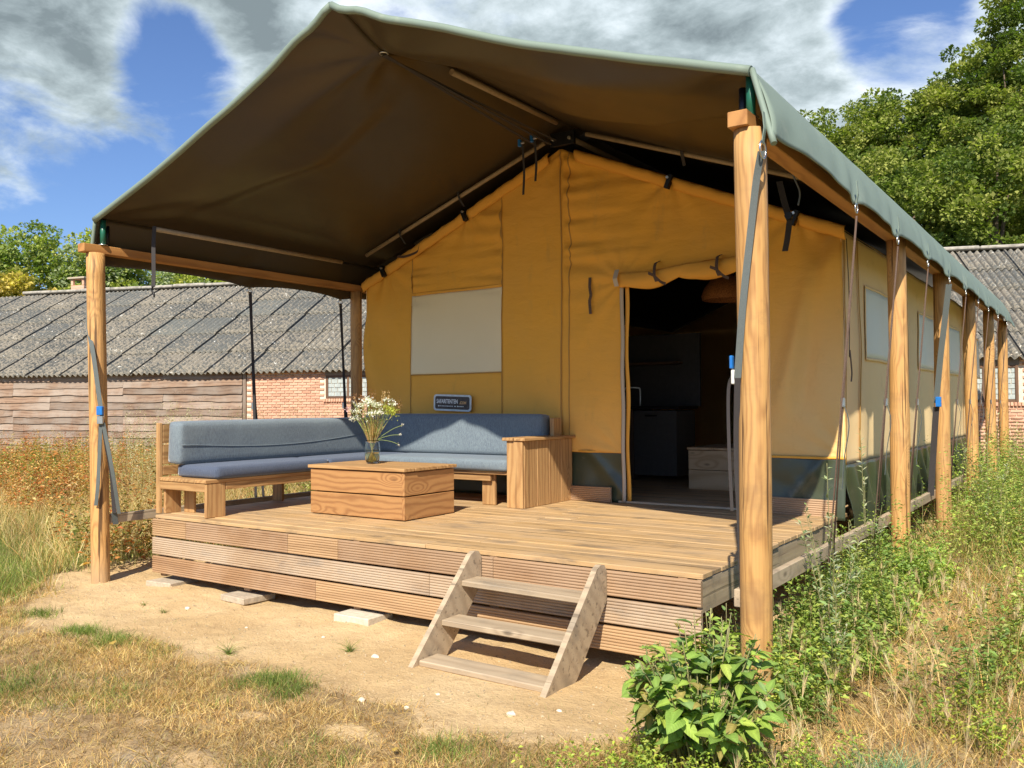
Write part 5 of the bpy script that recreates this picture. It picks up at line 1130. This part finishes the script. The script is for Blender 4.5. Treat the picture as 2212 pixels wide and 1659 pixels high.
def weeds(name, x, y_, hmin, hmax, nl, lsize, pal, w, lab, stemc=(.34, .30, .12), spread=.10, hf=None, drp=.2, asp=.4, power=1.0):
    n = len(x); z = gh(x, y_); H = RNG.uniform(hmin, hmax, n) * (hf if hf is not None else 1.); lx = RNG.normal(0, .10, (n, 2)); base = np.stack([x, y_, z], 1)
    d = np.stack([lx[:, 0], lx[:, 1], np.ones(n)], 1); V, F, C = blades(base, d, H, np.full(n, .006), np.zeros((n, 3)), np.tile(np.array(stemc), (n, 1)), 2)
    k = np.repeat(np.arange(n), nl); t = RNG.uniform(.12, 1, n * nl) ** power; bp = base[k] + d[k] * (H[k] * t)[:, None]; a = RNG.uniform(0, 6.28, n * nl)
    dd = np.stack([np.cos(a), np.sin(a), RNG.uniform(-.3, .9, n * nl)], 1); off = spread * (1.1 - t) * RNG.uniform(.0, 1, n * nl); bp = bp + dd * off[:, None] * np.array([1, 1, .5]); sz = lsize * RNG.uniform(.5, 1.3, n * nl) * (1.25 - .6 * t)
    pc = (cols(n, pal, w, .10) * (.55 + .95 * fbm(x * 1.3, y_ * 1.3, 66))[:, None])[k] * (1 + RNG.normal(0, .10, (n * nl, 1)))
    dn = dd / np.linalg.norm(dd, axis=1, keepdims=True); s, nn = rot_frames(dn, RNG.uniform(-.8, .8, n * nl)); Ls = sz[:, None]; Ws = sz[:, None] * asp; mid = bp + dn * Ls * .5; tip = bp + dn * Ls - np.array([0, 0, 1.]) * Ls * drp
    V2 = np.stack([bp, mid - s * Ws * .5 + nn * Ws * .2, tip, mid + s * Ws * .5 + nn * Ws * .2], 1).reshape(-1, 3); i = np.arange(n * nl)[:, None] * 4 + len(V)
    F2 = np.concatenate([i + np.array([0, 2, 1]), i + np.array([0, 3, 2])], 0); C2 = np.repeat(np.clip(pc, .01, .95), 4, 0)
    return tag(link(name, fastme(name, np.concatenate([V, V2]), np.concatenate([F, F2]), M_LEAF, col=np.concatenate([C, C2])), None, Matrix.Identity(4)), lab, 'weeds', kind='stuff')
infield = lambda x, y_: ((y_ < SL * x + IC - .3) & (y_ > -.35 * x - .45)).astype(float) * (~underdeck(x, y_)) * (x < -.6)
x, y_ = scatter(7500, -14, -.6, -1, 11, lambda x, y_: infield(x, y_) * sstep(.36, .52, fbm(x * .5, y_ * .5, 80)))
weeds('russet_weeds', x, y_, .45, 1.05, 44, .055, [(.62, .24, .07), (.64, .38, .12), (.46, .13, .04), (.66, .48, .20), (.36, .34, .09)], [4, 4, 2, 3, 1], 'russet withered weeds in the dry field on the left')
x, y_ = scatter(3000, -13, -.9, 0, 8, lambda x, y_: infield(x, y_) * sstep(.50, .60, fbm(x * .6 + 9, y_ * .6, 81)))
weeds('green_field_weeds', x, y_, .4, .95, 30, .07, [(.24, .30, .05), (.36, .38, .07), (.16, .22, .05)], None, 'yellow green leafy weeds among the dry grass on the left')
x, y_ = scatter(1500, -14, -1.5, 2, 11, lambda x, y_: infield(x, y_) * sstep(.42, .56, fbm(x * .45 + 2, y_ * .45 + 4, 83)))
weeds('red_dock', x, y_, .85, 1.35, 50, .026, [(.36, .085, .03), (.42, .14, .05)], None, 'dark red dock seed stalks in front of the barn cladding', stemc=(.32, .10, .04), spread=.03)
x, y_ = scatter(420, -7, -1.3, 3, 8.5, infield); x = np.concatenate([x, RNG.normal(-4.3, .35, 70), RNG.normal(-2.9, .5, 40)]); y_ = np.concatenate([y_, RNG.normal(3.0, .35, 70), RNG.normal(4.0, .5, 40)])
weeds('pale_mugwort', x, y_, 1.0, 1.6, 60, .035, [(.56, .52, .34), (.44, .42, .24), (.62, .54, .32)], None, 'pale dry mugwort stems behind the sofa', spread=.09)
# right side weeds
opn = lambda x, y_: 1 - .95 * np.maximum(np.maximum(sstep(1.3, .7, np.hypot((x - 5.98) / .42, (y_ - 1.5) / 1.7) + (fbm(x * 3, y_ * 3, 44) - .47) * .6), sstep(1.3, .5, np.hypot((x - 6.25) / .38, (y_ + .75) / .5))), sstep(1.3, .5, np.hypot((x - 6.7) / .5, (y_ - .2) / .5)))
rightf = lambda x, y_: ((x > 5.12 - .0) & (y_ < SL * x + IC - .5)).astype(float) * notsand(x, y_)
x, y_ = scatter(60000, 4.9, 12, -1.6, 13, lambda x, y_: rightf(x, y_) * sstep(-.2, 1.5, y_ + 1.2 * (x - 5.6)) * (.25 + .65 * opn(x, y_)))
grass('right_tall_grass', x, y_, .15, .55, .006, STRAW[:3] + GREEN, [3, 3, 4, 3, 3, 2, 2], .4, 'mixed green and straw coloured grass along the right side of the tent')
x, y_ = scatter(90000, 4.6, 8.5, -3.0, 3.5, lambda x, y_: (x > 5.0) * notsand(x, y_))
grass('right_straw_mat', x, y_, .06, .20, .0032, STRAW, [4, 3, 4, 3], .5, 'matted straw on the ground in the right foreground', flat=1.0, seg=2)
x, y_ = scatter(7500, 5.1, 11, -.2, 13, lambda x, y_: rightf(x, y_) * sstep(.43, .52, fbm(x * 1.1, y_ * 1.1, 90)) * opn(x, y_) * sstep(.0, 1.2, (y_ - .1) + 1.0 * (x - 5.4)))
weeds('right_green_weeds', x, y_, .40, 1.05, 46, .044, [(.30, .40, .08), (.40, .47, .09), (.20, .30, .07), (.48, .50, .15)], [4, 3, 3, 2], 'dense green weeds growing along the right side of the tent', spread=.14, hf=.5 + .55 * sstep(.5, 4, y_) + .35 * (fbm(x * 1.4, y_ * 1.4, 95) - .45))
x, y_ = scatter(500, 5.5, 10, .5, 12, lambda x, y_: rightf(x, y_) * sstep(.5, .62, fbm(x * .8 + 5, y_ * .8, 91)))
weeds('right_brown_dock', x, y_, .5, 1.1, 46, .026, [(.34, .15, .06), (.42, .24, .10)], None, 'brown dock seed stalks among the green weeds on the right', stemc=(.30, .14, .06), spread=.03)
x, y_ = scatter(3600, 5.0, 7.6, -1.9, 2.8, lambda x, y_: (x > 5.05) * sstep(.42, .53, fbm(x * 1.6 + 5, y_ * 1.6, 92)) * notsand(x, y_) * opn(x, y_))
weeds('low_lime_weeds', x, y_, .08, .26, 30, .028, [(.44, .50, .07), (.34, .42, .06), (.24, .34, .06)], None, 'low lime green leafy weeds between the straw in the right foreground', spread=.08, asp=.5)
x, y_ = clumps([(6.05, -1.10), (6.12, -1.02), (6.22, -1.12)], 260, .06, .1, .2, GREEN)
grass('blue_green_tuft', x, y_, .12, .26, .006, [(.16, .26, .13), (.20, .30, .14), (.13, .21, .10)], None, .3, 'blue green long bladed grass clump at the bottom right')
x, y_ = scatter(900, 5.12, 5.8, -.5, 3.3, lambda x, y_: .25 + .75 * sstep(.40, .55, fbm(x * 2, y_ * 2, 97)))
weeds('rail_weeds', x, y_, .12, .42, 26, .045, [(.34, .46, .09), (.46, .52, .10), (.24, .36, .09)], None, 'leafy green weeds crowding under the right low rail and the nearest post', spread=.09, asp=.5)
# wild barley heads
x, y_ = scatter(420, 5.2, 7.6, -1.6, 2.6, lambda x, y_: (x > 5.3) * sstep(.46, .56, fbm(x * 1.5, y_ * 1.5 + 7, 93)))
n = len(x); H = RNG.uniform(.22, .38, n); z = gh(x, y_); a = RNG.uniform(0, 6.28, n); tl_ = RNG.uniform(.05, .45, n); d = np.stack([np.cos(a) * np.sin(tl_), np.sin(a) * np.sin(tl_), np.cos(tl_)], 1)
V, F, C = blades(np.stack([x, y_, z], 1), d, H, np.full(n, .003), d * 0, cols(n, STRAW[:3]), 2); k = np.repeat(np.arange(n), 26); tb = np.stack([x, y_, z], 1)[k] + d[k] * (H[k] * RNG.uniform(.82, 1., len(k)))[:, None]
dd = d[k] + RNG.normal(0, .22, (len(k), 3)); V2, F2, C2 = blades(tb, dd / np.linalg.norm(dd, axis=1, keepdims=True), RNG.uniform(.04, .08, len(k)), np.full(len(k), .0022), dd * 0, cols(len(k), [(.72, .56, .34), (.62, .46, .24)]), 2)
tag(link('wild_barley', fastme('wild_barley', np.concatenate([V, V2]), np.concatenate([F, F2 + len(V)]), M_STRAW, col=np.concatenate([C, C2]))), 'bristly straw coloured wild barley heads in the right foreground', 'grass', kind='stuff')

# single plants -------------------------------------------------------
def bigleaf(L, W, cup, curl, seed):
    """ovate leaf lying along +X, midrib folded, slightly wavy"""
    rs = np.random.RandomState(seed); V = []; F = []; n = 7
    for i in range(n + 1):
        t = i / n; w = W * .5 * (math.sin(math.pi * t ** .75) ** .8) if 0 < t < 1 else 0.0; zc = -curl * L * t * t
        for j, s in enumerate((-1, -.5, 0, .5, 1)): V.append((L * t + .02 * L * rs.randn() * (abs(s) == 1), s * w, zc + cup * abs(s) * w * (1.1 - .3 * t) + .010 * L * rs.randn() * (abs(s) > .4)))
    for i in range(n):
        for j in range(4): F.append((i * 5 + j, (i + 1) * 5 + j, (i + 1) * 5 + j + 1, i * 5 + j + 1))
    return V, F
def leafmesh(L, W, cup, curl, seed, col, mat):
    V, F = bigleaf(L, W, cup, curl, seed); m = me('leaf', V, F, mat, smooth=True); a = m.color_attributes.new('tint', 'FLOAT_COLOR', 'POINT')
    for i, v in enumerate(V): k = 1.25 if (i % 5) == 2 else 1.; a.data[i].color = (col[0] * k, col[1] * k, col[2] * k, 1)
    return m
def bushleafmat():
    m, nt, p, out = newmat('broad_leaf'); g = G(nt); a = g.n('ShaderNodeAttribute'); a.attribute_name = 'tint'; o = g.obj()
    hv = g.n('ShaderNodeHueSaturation'); g.l(a.outputs['Color'], hv.inputs['Color']); g.l(g.m('ADD', g.m('MULTIPLY', g.rand(), .45), .78), hv.inputs['Value'])
    s3 = g.n('ShaderNodeSeparateXYZ'); g.l(o, s3.inputs[0]); vein = g.m('ABSOLUTE', g.m('SINE', g.m('MULTIPLY', g.m('SUBTRACT', s3.outputs[0], g.m('ABSOLUTE', s3.outputs[1])), 260.)))
    c = g.mix(g.mr(vein, .0, .25, .35, 0.), hv.outputs[0], (.34, .42, .14, 1)); c = g.mix(g.mr(g.noise(g.pos(), 30, 4, .6), .55, .75, 0., .3), c, (.10, .13, .03, 1))
    g.l(c, p.inputs['Base Color']); p.inputs['Roughness'].default_value = .6; p.inputs['Specular IOR Level'].default_value = .25; g.bump(vein, .3, .004, p)
    t = g.n('ShaderNodeBsdfTranslucent'); g.l(g.mix(1., c, (1.1, 1.3, .4, 1), 'MULTIPLY'), t.inputs[0]); mx = g.n('ShaderNodeMixShader'); mx.inputs[0].default_value = .3
    g.l(p.outputs[0], mx.inputs[1]); g.l(t.outputs[0], mx.inputs[2]); g.l(mx.outputs[0], out.inputs[0]); return m
M_BUSH = bushleafmat()
BC = [(.23, .35, .07), (.30, .41, .07), (.18, .29, .09), (.36, .44, .08), (.25, .36, .13)]
LM = [leafmesh(0.085 * s, .056 * s * w, c, cu, i, (BC + [(.40, .42, .10), (.30, .24, .07)])[i % 7], M_BUSH) for i, (s, w, c, cu) in enumerate(((1.1, .9, .25, .35), (.9, 1.0, .15, .55), (1.2, .8, .35, .25), (.75, 1., .2, .6), (1., 1.1, .2, .15), (.6, .8, .4, .2), (.9, .8, .45, .5), (1.3, .9, .2, .45), (1., .95, .25, .7)))]
def bush(name, cx, cy, H, R, nst, per, lab, seed, scale=1., maxobj=300, upr=.35):
    rs = random.Random(seed); z0 = float(gh(cx, cy)); r = thing(name, lab, 'shrub', (cx, cy, z0)); L = []
    for s in range(nst):
        a = rs.uniform(0, 6.283); q = math.sqrt(rs.random()); top = Vector((cx + R * q * math.cos(a), cy + R * q * math.sin(a), z0 + H * (1.02 - .45 * q * q) * rs.uniform(.8, 1.05))); b0 = Vector((cx + R * .25 * q * math.cos(a), cy + R * .25 * q * math.sin(a), z0))
        pts = curve_pts([b0, b0.lerp(top, .5) + Vector((0, 0, H * .08)), top], 5); tube('stem', pts, .0045 * scale, M_STEM, r, n=5, r2=.002)
        for k in range(per):
            t = rs.uniform(.22, 1.) ** .8; p = pts[min(len(pts) - 1, int(t * (len(pts) - 1)))]; az = k * 2.4 + rs.uniform(-.5, .5) + a; pit = rs.uniform(-.25, .55) if t < .9 else rs.uniform(.3, 1.1)
            sc = scale * (rs.uniform(.3, .6) if rs.random() < .35 else rs.uniform(.6, 1.2)) * (1.05 - .45 * t if t > .85 else 1.)
            M_ = T(p.x, p.y, p.z) @ RZ(az) @ RY(-pit) @ RX(rs.uniform(-.5, .5)) @ T(.012, 0, 0) @ Matrix.Diagonal((sc, sc, sc, 1)); L.append((p, M_, rs.randrange(len(LM))))
    L.sort(key=lambda q: (q[0] - CP).length - 1.2 * (q[0].z - z0))
    for p, M_, k in L[:maxobj]: link('leaf', LM[k], r, M_)
    rest = L[maxobj:]
    if rest:
        V = []; F = []; C = []
        for p, M_, k in rest:
            m = LM[k]; o_ = len(V); V += [M_ @ v.co for v in m.vertices]; F += [tuple(o_ + i for i in f.vertices) for f in m.polygons]; C += [tuple(a.color)[:3] for a in m.color_attributes['tint'].data]
        F4 = np.array(F); o = link('inner_leaves', fastme('inner_leaves', np.array([tuple(v) for v in V]), F4, M_BUSH, col=np.array(C), smooth=True), r, Matrix.Identity(4)); o['kind'] = 'stuff'
    return r
bush('leafy_bush', 5.46, -1.15, .63, .37, 76, 17, 'big bright green leafy bush in the foreground right of the steps', 5, scale=.98)
bush('leafy_bush', 4.78, -.22, .26, .10, 7, 9, 'small green leafy plant in front of the fascia boards left of the big bush', 6, scale=.62)
bush('leafy_bush', 5.13, -.20, .46, .08, 6, 12, 'narrow green plant climbing at the right front corner of the deck', 7, scale=.50)
bush('leafy_bush', 5.36, -.62, .62, .08, 5, 9, 'upright plant with large pale leaf in front of the nearest post', 8, scale=.8)
def mug(cx, cy, H, lab, seed, ns=6, lean=.16):
    rs = np.random.RandomState(seed); z0 = float(gh(cx, cy)); r = thing('mugwort_plant', lab, 'plant', (cx, cy, z0), 'tall slender plants beside the right rail'); B = []; D = []
    for s in range(ns):
        a = rs.uniform(0, 6.28); h = H * (1 if s == 0 else rs.uniform(.45, .8)); top = Vector((cx + lean * h * math.cos(a) * (0.15 if s == 0 else 1.4), cy + lean * h * math.sin(a) * (0.15 if s == 0 else 1.4), z0 + h)); pts = curve_pts([(cx, cy, z0), Vector((cx, cy, z0)).lerp(top, .5) + Vector((0, 0, .03)), top], 5); tube('stem', pts, .004, M_STEM, r, n=5, r2=.0015)
        for k in range(int(46 * h / H)):
            t = rs.uniform(.25, 1); p = pts[int(t * (len(pts) - 1))]; q = pts[min(len(pts) - 1, int(t * (len(pts) - 1)) + 1)]; w = p.lerp(q, rs.rand()); a2 = rs.uniform(0, 6.28); B.append(w); D.append((math.cos(a2), math.sin(a2), rs.uniform(.1, 1)))
    n = len(B); leaves('leaflets', np.array(B), np.array(D), rs.uniform(.02, .06, n), rs.uniform(.006, .016, n), cols(n, [(.24, .33, .12), (.34, .40, .20), (.44, .46, .30)]), M_LEAF, r)['kind'] = 'stuff'
mug(5.50, .70, 1.12, 'tallest slender pale green plant right of the nearest post, reaching above the vent board', 1, 9)
mug(5.42, 1.5, .7, 'slender plant by the low rail halfway to the second post', 2); mug(5.33, 2.35, 1.25, 'slender leafy plant against the green mud flap left of the second post', 3, 7)
mug(5.66, .1, .6, 'short slender plant at the rail just right of the nearest post', 4); mug(5.9, 4.6, 1.35, 'feathery plant between the second and third posts', 5, 9); mug(5.75, 7.0, 1.3, 'feathery plant just past the third post', 6, 8)
# stones and leaves on the sand
M_STONE = plain('pale_stone', (.68, .60, .48), .9, var=.15, scale=40, bump=.3)
def stone(x, y_, r, lab, seed, mt=M_STONE):
    rs = np.random.RandomState(seed); V = []; F = []; n, m_ = 8, 5
    for i in range(m_ + 1):
        ph = math.pi * i / m_
        for j in range(n): q = 1 + .22 * rs.randn() * .6; a = 2 * math.pi * j / n; V.append((r * q * math.sin(ph) * math.cos(a) * 1.2, r * q * math.sin(ph) * math.sin(a), r * .6 * q * math.cos(ph)))
    for i in range(m_):
        for j in range(n): F.append((i * n + j, i * n + (j + 1) % n, (i + 1) * n + (j + 1) % n, (i + 1) * n + j))
    tag(link('stone', me('stone', V, F, mt), None, T(x, y_, float(gh(x, y_)) + r * .25)), lab, 'stone', 'pebbles lying on the sand')
for k, (x, y_, r, lab) in enumerate(((3.20, -.65, .020, 'white pebble on the sand left of the steps, right of the spiky tuft'), (4.45, -1.04, .020, 'white pebble on the sand below the foot of the steps'), (3.72, -1.30, .017, 'bright white pebble at the edge between sand and grass'), (1.10, -.45, .020, 'flat pale pebble on the sand in front of the deck left corner'),
                                 (4.60, -.85, .012, 'small pebble right of the foot of the steps'), (2.6, -.50, .011, 'small pebble in front of the palest slab'), (3.95, -.98, .010, 'tiny pebble just below the lowest tread'), (1.9, -.55, .010, 'tiny pebble in the middle of the sand'), (4.0, -1.28, .013, 'pebble at the lower edge of the sand below the steps'))): stone(x, y_, r, lab, k)
LF = leafmesh(.06, .045, .1, .1, 3, (.62, .42, .10), M_BUSH)
for x, y_, s, lab in ((1.72, -1.42, 1., 'yellow fallen leaf on the green tuft at the left'), (1.45, -1.75, .6, 'orange fallen leaf in the dry grass at the lower left'), (3.3, -1.5, .6, 'brown fallen leaf right of the green tuft'), (4.35, -1.75, .6, 'yellow fallen leaf at the bottom edge below the steps')):
    tag(link('fallen_leaf', LF, None, T(x, y_, float(gh(x, y_)) + .03) @ RZ(x * 7) @ RX(.3) @ Matrix.Diagonal((s, s, s, 1))), lab, 'leaf', 'fallen leaves')
# twigs and specks on the sand
x, y_ = scatter(6500, -.3, 5.0, -1.6, -.02, lambda x, y_: sandmask(x, y_) * (.15 + .85 * sstep(-.4, -1.3, y_)))
grass('sand_debris', x, y_, .01, .06, .0026, [(.36, .22, .10), (.50, .36, .18), (.24, .15, .08), (.2, .24, .07)], None, .2, 'scattered twigs and straw bits lying on the sand', cat='debris', flat=1.5, seg=2)
n = 1500; x, y_ = scatter(9000, -.5, 5.1, -1.6, .0, lambda x, y_: sandmask(x, y_) * .6); n = len(x); r = (.001 + .009 * RNG.rand(n) ** 4)[:, None, None]; oc = np.array([(1, 0, 0), (0, 1, 0), (-1, 0, 0), (0, -1, 0), (0, 0, .8)]) * r * RNG.uniform(.7, 1.3, (n, 5, 1)) + np.stack([x, y_, gh(x, y_) + .0005], 1)[:, None]
ii = np.arange(n)[:, None] * 5; F = np.concatenate([ii + np.array(q) for q in ((0, 1, 4), (1, 2, 4), (2, 3, 4), (3, 0, 4))], 0)
tag(link('sand_grit', fastme('sand_grit', oc.reshape(-1, 3), F, plain('sand_grit', (.46, .34, .20), .95, var=.45, scale=60))), 'fine grit and crumbs of earth on the sand', 'grit', kind='stuff')
